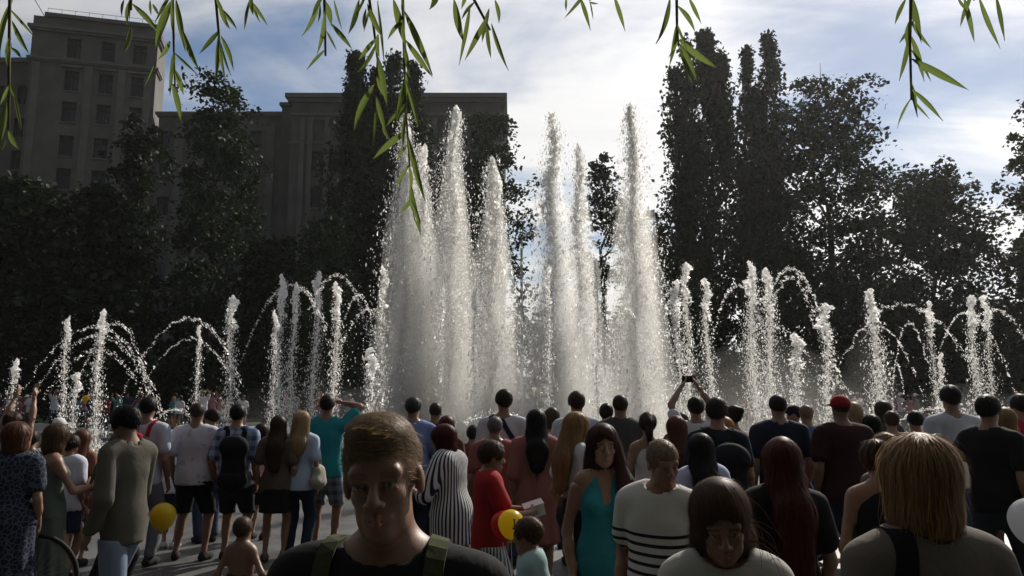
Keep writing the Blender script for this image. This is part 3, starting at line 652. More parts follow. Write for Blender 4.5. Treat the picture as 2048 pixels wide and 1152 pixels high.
def rotm(yaw=0, pitch=0, roll=0):
    return np.array((Matrix.Rotation(math.radians(yaw), 3, 'Z') @ Matrix.Rotation(math.radians(pitch), 3, 'X') @ Matrix.Rotation(math.radians(roll), 3, 'Y')))
# hand template: wrist at origin, fingers towards -z, palm faces -x (thigh side for a right hand), thumb to +y
def hand_mesh(h, curl):
    pr = [cone((0, 0, .01), (0, 0, -.02), .024, .026), ell((0, .0, -.055), (.015, .041, .046))]
    for i, (y, L_, r) in enumerate(((.030, .070, .0088), (.010, .078, .0092), (-.010, .073, .0088), (-.029, .058, .0078))):
        a = V3(0, y, -.090); c1, c2, c3 = curl * .5, curl * 1.2, curl * 1.8
        b = a + L_ * .45 * V3(-math.sin(c1), .06 * (1 - i), -math.cos(c1)); c = b + L_ * .32 * V3(-math.sin(c2), 0, -math.cos(c2)); d = c + L_ * .23 * V3(-math.sin(c3), 0, -math.cos(c3))
        pr += [cone(a, b, r * 1.1, r, 1, .004), cone(b, c, r, r * .93, 1, .003), cone(c, d, r * .93, r * .8, 1, .003)]
    pr += [cone((-.004, .024, -.028), (-.016, .050, -.058), .013, .0105, 1, .006), cone((-.016, .050, -.058), (-.026, .052, -.086), .0105, .0085, 1, .004)]
    return solid(pr, h, .006).mesh()
HANDS = {k: hand_mesh(.012, c) for k, c in (('relaxed', .35), ('grip', .85))}
_skinm = {}
def skin_mat(tone):
    tones = {'light': (.235, .13, .086), 'tan': (.185, .10, .064), 'red': (.22, .108, .072)}
    if tone in _skinm: return _skinm[tone]
    m, nt, b, out = mat_nodes('skin_' + tone); N, L = nt.nodes, nt.links
    at = N.new('ShaderNodeVertexColor'); at.layer_name = 'paint'
    tc = N.new('ShaderNodeTexCoord'); t = N.new('ShaderNodeTexNoise'); t.inputs['Scale'].default_value = 25; t.inputs['Detail'].default_value = 6; L.new(tc.outputs['Object'], t.inputs['Vector'])
    r = N.new('ShaderNodeMapRange'); L.new(t.outputs[0], r.inputs[0]); r.inputs[3].default_value = .78; r.inputs[4].default_value = 1.2
    mx = N.new('ShaderNodeMixRGB'); mx.blend_type = 'MULTIPLY'; mx.inputs[0].default_value = 1; mx.inputs[1].default_value = (*tones[tone], 1); L.new(r.outputs[0], mx.inputs[2])
    m2 = N.new('ShaderNodeMixRGB'); L.new(at.outputs['Alpha'], m2.inputs[0]); L.new(at.outputs['Color'], m2.inputs[1]); L.new(mx.outputs[0], m2.inputs[2])
    L.new(m2.outputs[0], b.inputs['Base Color']); b.inputs['Roughness'].default_value = .5; b.inputs['Specular IOR Level'].default_value = .35
    t2 = N.new('ShaderNodeTexNoise'); t2.inputs['Scale'].default_value = 260; L.new(tc.outputs['Object'], t2.inputs['Vector'])
    bp = N.new('ShaderNodeBump'); bp.inputs['Strength'].default_value = .12; bp.inputs['Distance'].default_value = .003; L.new(t2.outputs[0], bp.inputs['Height']); L.new(bp.outputs[0], b.inputs['Normal'])
    _skinm[tone] = m; return m
def hair_mat(col):
    key = ('hair',) + tuple(col)
    if key in _M: return _M[key]
    m, nt, b, out = mat_nodes('hair'); N, L = nt.nodes, nt.links
    g = N.new('ShaderNodeNewGeometry'); r = N.new('ShaderNodeMapRange'); L.new(g.outputs['Random Per Island'], r.inputs[0]); r.inputs[3].default_value = .74; r.inputs[4].default_value = 1.3
    tc = N.new('ShaderNodeTexCoord'); mp = N.new('ShaderNodeMapping'); mp.inputs['Scale'].default_value = (120, 120, 9); L.new(tc.outputs['Object'], mp.inputs[0])
    t = N.new('ShaderNodeTexNoise'); t.inputs['Scale'].default_value = 1; L.new(mp.outputs[0], t.inputs['Vector'])
    r2 = N.new('ShaderNodeMapRange'); L.new(t.outputs[0], r2.inputs[0]); r2.inputs[1].default_value = .3; r2.inputs[2].default_value = .7; r2.inputs[3].default_value = .8; r2.inputs[4].default_value = 1.2
    a = N.new('ShaderNodeMath'); a.operation = 'MULTIPLY'; L.new(r.outputs[0], a.inputs[0]); L.new(r2.outputs[0], a.inputs[1])
    mx = N.new('ShaderNodeMixRGB'); mx.blend_type = 'MULTIPLY'; mx.inputs[0].default_value = 1; mx.inputs[1].default_value = (*col, 1); L.new(a.outputs[0], mx.inputs[2])
    L.new(mx.outputs[0], b.inputs['Base Color']); b.inputs['Roughness'].default_value = .5; b.inputs['Specular IOR Level'].default_value = .3
    tr = N.new('ShaderNodeBsdfTranslucent'); L.new(mx.outputs[0], tr.inputs[0]); ms = N.new('ShaderNodeMixShader'); ms.inputs[0].default_value = .52
    L.new(b.outputs[0], ms.inputs[1]); L.new(tr.outputs[0], ms.inputs[2]); L.new(ms.outputs[0], out.inputs[0]); _M[key] = m; return m
def cloth_mat(spec):
    """spec: (r,g,b) or (pattern, colour1, colour2)"""
    key = ('cloth', str(spec))
    if key in _M: return _M[key]
    pat = spec[0] if isinstance(spec[0], str) else None; c1 = spec[1] if pat else spec; c2 = spec[2] if pat else tuple(c * .8 for c in spec)
    m, nt, b, out = mat_nodes('cloth'); N, L = nt.nodes, nt.links; tc = N.new('ShaderNodeTexCoord'); sp = N.new('ShaderNodeSeparateXYZ'); L.new(tc.outputs['Object'], sp.inputs[0])
    def M(op, *a):
        n = N.new('ShaderNodeMath'); n.operation = op
        for i, x in enumerate(a):
            if isinstance(x, (int, float)): n.inputs[i].default_value = x
            else: L.new(x, n.inputs[i])
        return n.outputs[0]
    t = N.new('ShaderNodeTexNoise'); t.inputs['Scale'].default_value = 9; t.inputs['Detail'].default_value = 4; L.new(tc.outputs['Object'], t.inputs['Vector'])
    X, Y, Z = sp.outputs
    if pat == 'vstripe': fac = M('GREATER_THAN', M('SINE', M('MULTIPLY', M('ARCTAN2', M('MULTIPLY', Y, 1.35), X), 34.0)), .1)
    elif pat == 'hstripe': fac = M('MULTIPLY', M('GREATER_THAN', M('SINE', M('MULTIPLY', M('ADD', Z, M('MULTIPLY', Y, .1)), 2 * math.pi / .044)), .40), M('LESS_THAN', Z, spec[3]))
    elif pat == 'plaid': fac = M('MULTIPLY', M('ADD', M('GREATER_THAN', M('SINE', M('MULTIPLY', X, 62.0)), .15), M('GREATER_THAN', M('SINE', M('MULTIPLY', Z, 58.0)), .15)), .5)
    elif pat == 'floral':
        v = N.new('ShaderNodeTexVoronoi'); v.inputs['Scale'].default_value = 27; v.feature = 'DISTANCE_TO_EDGE'; L.new(tc.outputs['Object'], v.inputs['Vector'])
        fac = M('LESS_THAN', v.outputs['Distance'], M('MULTIPLY', t.outputs[0], .16))
    elif pat == 'print':
        n2 = N.new('ShaderNodeTexNoise'); n2.inputs['Scale'].default_value = 13; n2.inputs['Detail'].default_value = 5; L.new(tc.outputs['Object'], n2.inputs['Vector']); fac = M('GREATER_THAN', n2.outputs[0], .60)
    else: fac = M('MULTIPLY', t.outputs[0], 1.0)
    mx = N.new('ShaderNodeMixRGB'); L.new(fac, mx.inputs[0]); mx.inputs[1].default_value = (*c1, 1); mx.inputs[2].default_value = (*c2, 1)
    L.new(mx.outputs[0], b.inputs['Base Color']); b.inputs['Roughness'].default_value = .88; b.inputs['Specular IOR Level'].default_value = .15
    t2 = N.new('ShaderNodeTexNoise'); t2.inputs['Scale'].default_value = 420; L.new(tc.outputs['Object'], t2.inputs['Vector'])
    t3 = N.new('ShaderNodeTexNoise'); t3.inputs['Scale'].default_value = 11; t3.inputs['Detail'].default_value = 2; t3.inputs['Distortion'].default_value = 1.5; L.new(tc.outputs['Object'], t3.inputs['Vector'])
    hh = M('ADD', M('MULTIPLY', t2.outputs[0], .12), t3.outputs[0])
    bp = N.new('ShaderNodeBump'); bp.inputs['Strength'].default_value = .3; bp.inputs['Distance'].default_value = .010; L.new(hh, bp.inputs['Height']); L.new(bp.outputs[0], b.inputs['Normal'])
    _M[key] = m; return m
def norm(v): return v / (np.linalg.norm(v) + 1e-9)
def ik(a, target, l1, l2, pole):
    d = target - a; L_ = np.linalg.norm(d); L_ = min(L_, (l1 + l2) * .998); dn = norm(d); target = a + dn * L_
    c = (l1 * l1 + L_ * L_ - l2 * l2) / (2 * L_); hgt = math.sqrt(max(l1 * l1 - c * c, 0)); pv = norm(pole - dn * np.dot(pole, dn)); return a + dn * c + pv * hgt, target
def strands(VQ, n, length, width, rng, crown, lift=.004, flow=None, grav=.75, rough=.14, seg=3, local=None, lenf=None):
    """thin tufts that run over a hair surface, away from the crown and down; wisps leave it only at the back and tips"""
    from mathutils.kdtree import KDTree
    V, Q = VQ; c = V[Q].mean(1); nrm = np.cross(V[Q[:, 2]] - V[Q[:, 0]], V[Q[:, 3]] - V[Q[:, 1]]); nrm /= np.linalg.norm(nrm, axis=1)[:, None] + 1e-9
    kd = KDTree(len(c))
    for i, p in enumerate(c): kd.insert(p, i)
    kd.balance()
    ids = rng.integers(0, len(c), n); p = c[ids] + rng.normal(size=(n, 3)) * .003; N = nrm[ids].copy(); on = np.ones(n, bool); alive = np.ones(n, bool)
    L_ = length * rng.uniform(.5, 1.4, n) / seg * (1 if lenf is None else lenf(p)); lf = lift * rng.uniform(.1, 1.2, n) * np.where(rng.random(n) < .06, 2.6, 1); jit = rng.normal(size=(n, 3)) * rough; W = width * rng.uniform(.6, 1.3, n)
    pts = [p - N * .003]; sides = []; cur = p.copy()
    for k in range(seg):
        d = cur - crown; d /= np.linalg.norm(d, axis=1)[:, None] + 1e-6; d[:, 2] -= grav
        if flow is not None: d = d * .35 + np.asarray(flow)
        d += jit + rng.normal(size=(n, 3)) * rough * .4; d[on] -= N[on] * np.sum(d[on] * N[on], 1)[:, None]; d /= np.linalg.norm(d, axis=1)[:, None] + 1e-6
        sides.append(np.cross(N, d)); nx = cur + d * L_[:, None]
        for i in range(n):
            if not alive[i]: nx[i] = cur[i] + (nx[i] - cur[i]) * .02; continue
            co, j, dist = kd.find(nx[i])
            if dist < .026: N[i] = nrm[j]; off = np.dot(nx[i] - c[j], nrm[j]); nx[i] -= nrm[j] * (off - lf[i] * (k + 1) / seg); on[i] = True
            else:
                on[i] = False
                if local is not None and local(nx[i]): alive[i] = False
        cur = nx; pts.append(cur.copy())
    sides.append(sides[-1]); R = []
    for k in range(seg + 1):
        w_ = (W * (1 - .85 * k / seg))[:, None]; sd = sides[k] / (np.linalg.norm(sides[k], axis=1)[:, None] + 1e-6); R += [pts[k] - sd * w_, pts[k] + sd * w_]
    A = np.stack(R, 1); m = 2 * (seg + 1); b0 = np.arange(n)[:, None] * m
    F = np.concatenate([b0 + np.array([[2 * k, 2 * k + 1, 2 * k + 3, 2 * k + 2]]) for k in range(seg)])
    return A.reshape(-1, 3), F
PEOPLE = []
def person(u, v, d, rot, label, sex='m', build=1.0, arms=('down', 'down'), legs='stand', hair=('short', (.03, .02, .015)), top=('tee', (.5, .5, .5)), bottom=('trousers', (.05, .05, .07)),
           shoes=(.03, .03, .03), skin='light', head=(0, 0, 0), h=.025, group='people watching the fountain', lean=0.0, face=False, hands=True, nstr=260, seed=None, H=None, root=None, extra=None, jaw=1.0):
    nstr = int(nstr * 1.25) if nstr < 800 else nstr
    seed = seed if seed is not None else int(u * 7 + v); rng = np.random.default_rng(seed)
    if H is None: tp = P(u, v, d); H = float(tp.z) + .005; loc = (tp.x, d, 0)
    else: loc = (0, 0, 0)
    child = H < 1.35; f = sex == 'f'; s = H / 1.75
    hs = (H / 1.75) ** (.42 if H < 1.5 else .7); hh = .235 * hs
    if child: build *= .93 + .1 * (1.35 - H)
    if root is None:
        root = empty('person', loc, math.radians(rot)); tag(root, label, 'person', group)
    sm = skin_mat(skin)
    # ---- joints
    hipz = .515 * H; sw = (.135 if f else .158) * s * build ** .5 * (.92 if child else 1); shz = .812 * H if not child else H - hh * 1.22
    La, Lf = .178 * H, .150 * H
    def up(p):                                      # lean the upper body about the hips
        p = np.asarray(p, float)
        if lean == 0: return p
        a = math.radians(lean) * min(1, max(0, (p[2] - hipz) / (.12 * H))); y, z = p[1], p[2] - hipz
        return V3(p[0], y * math.cos(a) + z * math.sin(a), hipz + z * math.cos(a) - y * math.sin(a))
    b = build
    cx = (.135 if f else .152) * s * b; wx = (.118 if f else .138) * s * b; px = (.158 if f else .150) * s * b
    torso = [cone(up((0, .0, .74 * H)), up((0, -.004, .785 * H if not child else shz - .02)), cx, cx * .93, .68, .06), cone(up((0, .005, .63 * H)), up((0, 0, .74 * H)), wx, cx, .70, .06),
             cone((0, 0, .535 * H), up((0, .005, .63 * H)), px, wx, .74, .06), cone(up((-sw, -.01, shz)), up((sw, -.01, shz)), .052 * s * b ** .3, .052 * s * b ** .3, 1, .05)]
    if f and not child: torso += [ell(up((sg * .062 * s, .085 * s, .735 * H)), (.058 * s, .05 * s, .058 * s), None, .03) for sg in (-1, 1)]
    nb = up((0, -.018 * s, shz + .01)); hd0 = up((0, .012 * s, H - hh)); 
    Rh = rotm(*head); piv = up((0, -.005, H - hh * .95)); hc0 = up((0, .012 * s, H - hh * .5))
    hp = lambda x, y, z: piv + Rh @ (hc0 - piv + V3(x, y, z) * hs)
    he = lambda c, r, k=None: ell(hp(*c), np.array(r) * hs, Rh, k)
    hcn = lambda a, b_, ra, rb, k=None: cone(hp(*a), hp(*b_), ra * hs, rb * hs, 1, k)
    neckr = (.046 if f else .053) * (s if not child else hs * .8)
    neck = [cone(nb, hp(0, -.018, -.045), neckr * 1.12, neckr, 1, .03)] + [cone(up((sg * sw * .75, -.012, shz + .012)), up((sg * .03 * s, -.02, shz + .055 * s)), .034 * s, .034 * s, 1, .05) for sg in (-1, 1)]
    face_w = .95 if f else 1.0
    hprims = [he((0, -.012, .033), (.076, .094, .0845)), he((0, .030, -.042), (.057 * face_w * jaw, .060, .073)), he((0, .066, -.097), (.024, .022, .018), .03),
              hcn((0, .088, .010), (0, .110, -.026), .009, .0125, .012), he((-.076, -.006, -.008), (.010, .020, .031), .006), he((.076, -.006, -.008), (.010, .020, .031), .006)]
    if face:
        hprims += [hcn((-.04, .074, .024), (.04, .074, .024), .014, .014, .02), he((-.040 * jaw, .058, -.022), (.018, .020, .016), .025), he((.040 * jaw, .058, -.022), (.018, .020, .016), .025),
                   he((-.013, .100, -.032), (.010, .011, .008), .006), he((.013, .100, -.032), (.010, .011, .008), .006),
                   he((-.042 * jaw, .030, -.072), (.010, .022, .020), .03), he((.042 * jaw, .030, -.072), (.010, .022, .020), .03)]
    # ---- arms
    shd = {}; armp = {}; handp = []
    for i, sg in enumerate((-1, 1)):
        A = up((sg * (sw + .032 * s * b ** .3), -.012, shz - .012)); mode = arms[i]; pole = V3(sg * .4, -1, -.1)
        if not isinstance(mode, str): T = np.array(mode[0], float) * V3(1, 1, 1); pole = V3(*mode[1]); hm = mode[2] if len(mode) > 2 else 'relaxed'
        else:
            hm = 'relaxed'
            T = {'down': V3(sg * (sw + .075 * s), .06 * s, .50 * H), 'front': V3(sg * .05, .24 * s, .62 * H), 'hip': V3(sg * (sw + .02), .05, .575 * H), 'hold': V3(sg * .13 * s, .33 * s, .66 * H),
                 'back': V3(sg * .03, -.19 * s, .53 * H), 'up': V3(sg * .075, .28 * s, H + .10), 'salute': V3(sg * .11 * s, .16 * s, H - .07), 'swingf': V3(sg * (sw + .05), .26 * s, .53 * H),
                 'swingb': V3(sg * (sw + .07), -.20 * s, .52 * H), 'phone': V3(sg * .09, .30 * s, .80 * H), 'away': V3(sg * (sw + .22 * s), .1 * s, .54 * H)}[mode]
            if mode in ('up', 'salute', 'hip'): pole = V3(sg, -.2, -.4)
            if mode in ('front', 'hold', 'phone'): pole = V3(sg * .8, -.5, -.8)
            if mode in ('up', 'salute', 'hold', 'phone'): hm = 'grip'
        E_, Wr = ik(A, T, La, Lf, pole); ar = s * b ** .35 * (.88 if f else 1)
        armp[sg] = [cone(A, E_, .052 * ar, .041 * ar, 1, .03), cone(E_, E_ + (Wr - E_) * .35, .041 * ar, .043 * ar, 1, .02), cone(E_ + (Wr - E_) * .35, Wr, .043 * ar, .028 * ar, 1, .02)]
        shd[sg] = (A, E_, Wr); handp.append((sg, E_, Wr, hm))
    # ---- legs
    hx = .088 * s * b ** .5; Lt, Ls = .245 * H, .245 * H; legp = {}; feet = {}
    for sg in (-1, 1):
        A = V3(sg * hx, 0, hipz - .01); sx = rng.uniform(.95, 1.3) * hx; fy = rng.uniform(-.04, .05); fz = .045 * s
        if legs == 'walk': fy = (.30 if sg > 0 else -.34) * s; sx = hx * .8; fz = .045 * s if sg > 0 else .10 * s
        if legs == 'wide': sx = hx * 1.8
        K, An = ik(A, V3(sg * sx, fy, fz + .04 * s), Lt, Ls, V3(sg * .15, 1, 0)); lr = s * b ** .5
        legp[sg] = [cone(A, K, .086 * lr, .055 * lr, 1, .04), cone(K, An, .053 * lr, .037 * lr, 1, .03), cone(K + (An - K) * .12 + V3(0, -.022 * s, 0), K + (An - K) * .5 + V3(0, -.018 * s, 0), .043 * lr, .036 * lr, 1, .04)]
        tw = sg * rng.uniform(.05, .3); fd = V3(math.sin(tw), math.cos(tw), 0); hl = An - fd * .035 * s; hl[2] = An[2] - .045 * s; to = An + fd * .15 * s; to[2] = max(.034 * s, An[2] - .055 * s - (.03 if legs == 'walk' and sg < 0 else 0))
        feet[sg] = [cone(hl, hl + (to - hl) * .6, .036 * s, .040 * s, 1, .02), cone(hl + (to - hl) * .6, to, .040 * s, .027 * s, 1, .02), cone(An, hl, .036 * s, .036 * s, 1, .02)]
    low = [p for sg in (-1, 1) for p in legp[sg] + feet[sg]]
    # ---- skin: one continuous surface
    allp = torso + neck + hprims + armp[-1] + armp[1] + low
    fld = solid(allp, h * (1.42 if h > .022 else 1.15) if not face else max(h, .022), .02)
    hb = fld.h
    if face: 
        zcut = shz - .03
        fld.plane((0, 0, 1), zcut + hb)
    V, Q = fld.mesh()
    parts = [(V, Q, None)]
    if face:                                       # fine head, neck and upper chest, overlapping under the collar
        lo = np.minimum(hp(0, 0, 0) - .17 * hs, V3(-.2, -.2, zcut - .02)); hi = hp(0, 0, 0) + .17 * hs; lo[:2] = (hp(0, 0, 0) - .155 * hs)[:2]; lo[2] = zcut - .03
        ff = Field(lo, hi, face, .02)
        for p in torso + neck + hprims: ff.add(p)
        for sg in (-1, 1):
            ff.sub(he((sg * .031, .101, .004), (.019, .016, .0115)), .012)
            ff.add(he((sg * .031, .0775, .003), (.0125, .0125, .0118), .002))
            ff.add(hcn((sg * .016, .0885, .0105), (sg * .046, .0815, .0095), .0042, .0038, .004))      # lids
            ff.add(hcn((sg * .018, .0865, -.0065), (sg * .044, .0805, -.005), .0038, .0036, .004))
            ff.sub(he((sg * .007, .111, -.039), (.004, .006, .005)), .003)
        ff.add(hcn((-.027, .079, -.0620), (0, .0925, -.0585), .0040, .0058, .006)); ff.add(hcn((.027, .079, -.0620), (0, .0935, -.0585), .0045, .0065, .006))
        ff.add(hcn((-.019, .082, -.0695), (.0, .0925, -.0715), .0045, .0075, .006)); ff.add(hcn((.019, .082, -.0695), (.0, .0925, -.0715), .0045, .0075, .006))
        ff.sub(hcn((-.024, .092, -.0648), (.024, .092, -.0648), .0022, .0022), .002)
        V2, Q2 = ff.mesh(); parts.append((V2, Q2, 'face'))
    if hands:
        for sg, E_, Wr, hm in handp:
            HV, HQ = HANDS[hm]; dz = -norm(Wr - E_); fwd = V3(0, 1, 0) if abs(dz[1]) < .8 else V3(0, 0, 1); ax = norm(np.cross(fwd, dz)); ay = np.cross(dz, ax)
            M3 = np.stack([ax, ay, dz], 1); hv = HV.copy() * s * (.9 if f else 1.0)
            q = HQ
            if sg < 0: hv[:, 0] *= -1; q = HQ[:, ::-1]
            parts.append((Wr + hv @ M3.T, q, None))
    VV = np.concatenate([p[0] for p in parts]); o = 0; QQ = []
    for p in parts: QQ.append(p[1] + o); o += len(p[0])
    me = mesh_np('body', VV, np.concatenate(QQ)); me.update()
    ca = me.color_attributes.new('paint', 'FLOAT_COLOR', 'POINT'); col = np.ones((len(VV), 4), np.float32); col[:, :3] = 0
    if face:
        i0 = len(parts[0][0]); n2 = len(parts[1][0]); L_ = (VV[i0:i0 + n2] - piv) @ Rh - (hc0 - piv) @ np.eye(3)
        Lx = ((VV[i0:i0 + n2] - piv) @ Rh - (hc0 - piv)) / hs; x, y, z = np.abs(Lx[:, 0]), Lx[:, 1], Lx[:, 2]; c2 = col[i0:i0 + n2]
        def paint(m, c, a): c2[m, :3] = c; c2[m, 3] = a
        lip = (y > .078) & (((x / .024) ** 2 + ((z + .0655) / .0105) ** 2) < 1); paint(lip, (.30, .10, .09), .35)
        brow = (y > .06) & (np.abs(z - .0235 + .25 * np.maximum(x - .035, 0)) < .0048) & (x > .014) & (x < .052); paint(brow, np.array(hair[1]) * .6, .25)
        ed = np.sqrt((x - .031) ** 2 + (z - .003) ** 2); eye = (y > .083) & (((x - .031) / .0125) ** 2 + ((z - .0025) / .0058) ** 2 < 1); paint(eye, (.30, .27, .25), 0.0)
        paint(eye & (ed < .0058), (.05, .05, .05), 0.0)
        lash = (y > .076) & (np.abs(z - .0085) < .0016) & (np.abs(x - .031) < .016); paint(lash, (.03, .02, .02), .2)
    ca.data.foreach_set('color', col.ravel())
    body = link('body', me, sm, root, True)
    # ---- garments
    kind, tc_ = top[0], top[1]; opt = top[2] if len(top) > 2 else {}
    gh = h if not face else max(.012, h); ztop = .605 * H
    def garment(name, prims, mat, planes=(), subs=(), amp=.0035, k=.015, fz=.5, hg=None, pleat=None):
        fl = solid(prims, hg or gh, k); fl.folds(amp, seed + len(name), fz)
        if pleat:
            n_, a_, z0, z1 = pleat; X, Y, Z = fl.ax; th = np.arctan2(Y[None, :], X[:, None]); wz = np.clip((z1 - Z) / max(z1 - z0, .01), 0, 1)
            fl.F = fl.F + (a_ * np.sin(n_ * th + 1.5 * np.sin(2 * th))[:, :, None] * wz[None, None, :]).astype(np.float32)
        for n_, c_ in planes: fl.plane(n_, c_)
        for p in subs: fl.sub(p)
        v_, q_ = fl.mesh()
        if len(q_) == 0: return None
        return to_obj(name, (v_, q_), cloth_mat(mat), root)
    top_obj = None
    if kind != 'none':
        loose = opt.get('loose', .016) + (.004 if h > .015 else 0); pr = [grow(p, loose) for p in torso]
        ntrap = [grow(p, .010) for p in neck[1:]]
        slv = opt.get('sleeve', {'tee': .62, 'polo': .62, 'shirt': 2, 'jacket': 2, 'tank': 0, 'dress': .35, 'slip': 0, 'blouse': 1.3}.get(kind, .6))
        if kind in ('tank', 'slip'):
            pr = [grow(p, .010) for p in (torso[:3] + torso[4:])]; ntrap = []
            subs = [cone(up((sg * (sw + .045 * s), 0, shz - .03)), up((sg * (sw + .05 * s), 0, shz + .2)), .055 * s, .06 * s) for sg in (-1, 1)]
        else: subs = []
        for sg in (-1, 1):
            A, E_, Wr = shd[sg]; sl_ = .012 + opt.get('sl', .012)
            if slv > 0:
                t1 = min(slv, 1); B = A + (E_ - A) * t1; pr.append(cone(A, B, .054 * s * b ** .3 + sl_ * .8, .046 * s * b ** .3 + sl_ * 1.15, 1, .018))
            if slv > 1: B2 = E_ + (Wr - E_) * min(slv - 1, .93); pr.append(cone(E_, B2, .043 * s + sl_, .036 * s + sl_, 1, .02))
        hem = opt.get('hem', {'tee': .475, 'polo': .47, 'shirt': .46, 'jacket': .44, 'tank': .50, 'dress': .5, 'slip': .5, 'blouse': .36}.get(kind, .48)) * H
        if hem < .53 * H: pr.append(cone((0, 0, max(hem, .40 * H) - .05), (0, 0, .55 * H), px + loose + .014, px + loose + .006, .78, .05))
        if kind in ('tee', 'polo', 'shirt', 'jacket', 'blouse') and hem < .58 * H: ztop = min(ztop, hem + .05)
        nk = opt.get('neck', .0)
        subs += [cone(nb + V3(0, .012 - nk * .3, .018 - nk * .2), hp(0, -.01, .0), neckr * 1.12 + .012 + nk * .3, neckr + .06 + nk, 1)]
        if opt.get('vneck'): subs += [cone(up((0, .14 * s, shz - opt['vneck'])), up((0, .11 * s, shz + .08)), .02, .085 * s, 1)]
        top_obj = garment({'tee': 't_shirt', 'polo': 'polo_shirt', 'shirt': 'shirt', 'jacket': 'jacket', 'tank': 'tank_top', 'dress': 'dress', 'slip': 'dress', 'blouse': 'blouse'}.get(kind, 'top'),
                pr + ntrap, tc_, [((0, 0, -1), -hem)], subs, amp=opt.get('amp', .0060 if h > .015 else .0048))
        if kind == 'polo' or kind == 'jacket' or kind == 'shirt':
            garment('collar', [cone(nb + V3(0, .002, .0), nb + V3(0, .006, .045 * s), neckr * 1.1 + .022, neckr + .016, 1)], opt.get('collar', tc_), [], [cone(nb + V3(0, 0, -.1), nb + V3(0, .004, .1), neckr + .008, neckr + .009, 1)] + [cone(nb + V3(0, .09, .12), nb + V3(0, .08, -.02), .04, .008, 1)], amp=.001, hg=min(gh, .012))
        if kind in ('dress', 'slip'):
            hz = opt.get('length', .28) * H; fl_ = opt.get('flare', .07)
            garment('skirt', [cone((0, 0, hz), (0, 0, .53 * H), px * .95 + fl_ * .8, px + .02, .80, .05), cone((0, 0, .53 * H), up((0, .005, .64 * H)), px + .018, wx + .012, .78, .05)], tc_, [((0, 0, -1), -hz), ((0, 0, 1), .66 * H)], [], amp=.004, pleat=(11, opt.get('pleat', .012), hz, .55 * H))
    bk = bottom[0] if bottom else None
    if bk in ('trousers', 'jeans', 'shorts', 'leggings'):
        zl = {'shorts': .285 * H, 'trousers': .045 * H, 'jeans': .045 * H, 'leggings': .06 * H}[bk]; zl = bottom[2] * H if len(bottom) > 2 else zl; lo_ = {'shorts': .026, 'leggings': .008}.get(bk, .017)
        pr = [grow(torso[2], .010), cone((0, 0, hipz - .02), (0, 0, hipz + .03), px + .008, px + .008, .80, .04)]
        for sg in (-1, 1):
            a, c = legp[sg][0], legp[sg][1]; pr += [grow(a, lo_), cone(c[1], c[2], c[3] + lo_ * 1.1, c[4] + lo_ * (1.5 if bk != 'leggings' else .8), 1, .03)]
            if bk != 'leggings': pr.append(grow(legp[sg][2], lo_ * .5))
        garment(bk, pr, bottom[1], [((0, 0, -1), -zl), ((0, 0, 1), ztop)], [], amp=.004, fz=1.4, hg=max(gh * 1.1, .022))
    elif bk == 'skirt':
        hz = (bottom[2] if len(bottom) > 2 else .33) * H
        garment('skirt', [cone((0, 0, hz), (0, 0, .53 * H), px * .97 + .035, px + .02, .80, .05), cone((0, 0, .53 * H), (0, .005, .61 * H), px + .014, wx + .012, .78, .05)], bottom[1], [((0, 0, -1), -hz), ((0, 0, 1), ztop)], [], amp=.004, pleat=(9, .008, hz, .55 * H))
    if shoes is not None:
        for sg in (-1, 1): garment('shoe', [grow(p, .009) for p in feet[sg][:2]] + [grow(feet[sg][2], .006)], shoes, [((0, 0, -1), -.002), ((0, 0, 1), shd and legp[sg][1][2][2] + .015)], amp=.0005, hg=max(min(gh, .022), .018))
    # ---- hair
    hk, hcol = hair[0], hair[1]; hm_ = hair_mat(hcol); hg = .018 if h > .022 else .012 if not face else max(.007, face * 1.1); th = .012 + (.004 if h > .015 else 0)
    cap = [he((0, -.014, .037), (.079 + th * .7, .096 + th * .8, .086 + th), .02)]; subs = []; planes = []; crown = hp(0, -.03, .14); ln = .07; pad = V3(0, 0, 0)
    facecut = he((0, .118, -.055), (.072, .085, .105))
    if hk in ('short', 'crop', 'quiff', 'grey'):
        subs = [facecut, cone(hp(-.2, .01, -.085), hp(.2, .01, -.085), .072 * hs, .072 * hs)]; ln = .035
        if hk == 'crop': cap = [he((0, -.014, .037), (.080, .099, .090), .02)]; ln = .02
        if hk == 'quiff': cap = [he((0, -.014, .037), (.0795, .099, .091), .02)]; cap += [he((0, .036, .096), (.054, .058, .028), .03), he((.012, .03, .106), (.040, .05, .022), .03), he((.0, -.01, .102), (.05, .07, .024), .03)]; ln = .05
    elif hk == 'bob': cap += [cone(hp(0, -.03, .03), hp(0, -.022, -.080), .082 * hs, .085 * hs, 1, .04), cone(hp(0, -.022, -.080), hp(0, -.010, -.128), .085 * hs, .066 * hs, 1, .03), he((0, -.02, .04), (.086, .105, .091), .03)]; subs = [he((0, .135, -.06), (.068, .11, .13))]; ln = .12
    elif hk in ('long', 'longside'):
        Ld = hair[2] if len(hair) > 2 else .42; bx = .0
        cap += [cone(hp(0, -.035, .03), hp(0, -.055, -.12), .088 * hs, .094 * hs, 1, .04), cone(hp(0, -.055, -.10), V3(bx, -(cx * .66 + .055), min(shz - .06, hp(0, 0, -.16)[2])), .098 * hs, .100 * hs, .5, .04), cone(V3(bx, -(cx * .66 + .055), min(shz - .06, hp(0, 0, -.16)[2])), V3(bx, -(cx * .68 + .062), hp(0, 0, -Ld)[2]), .100 * hs, .072 * hs, .42, .04)]
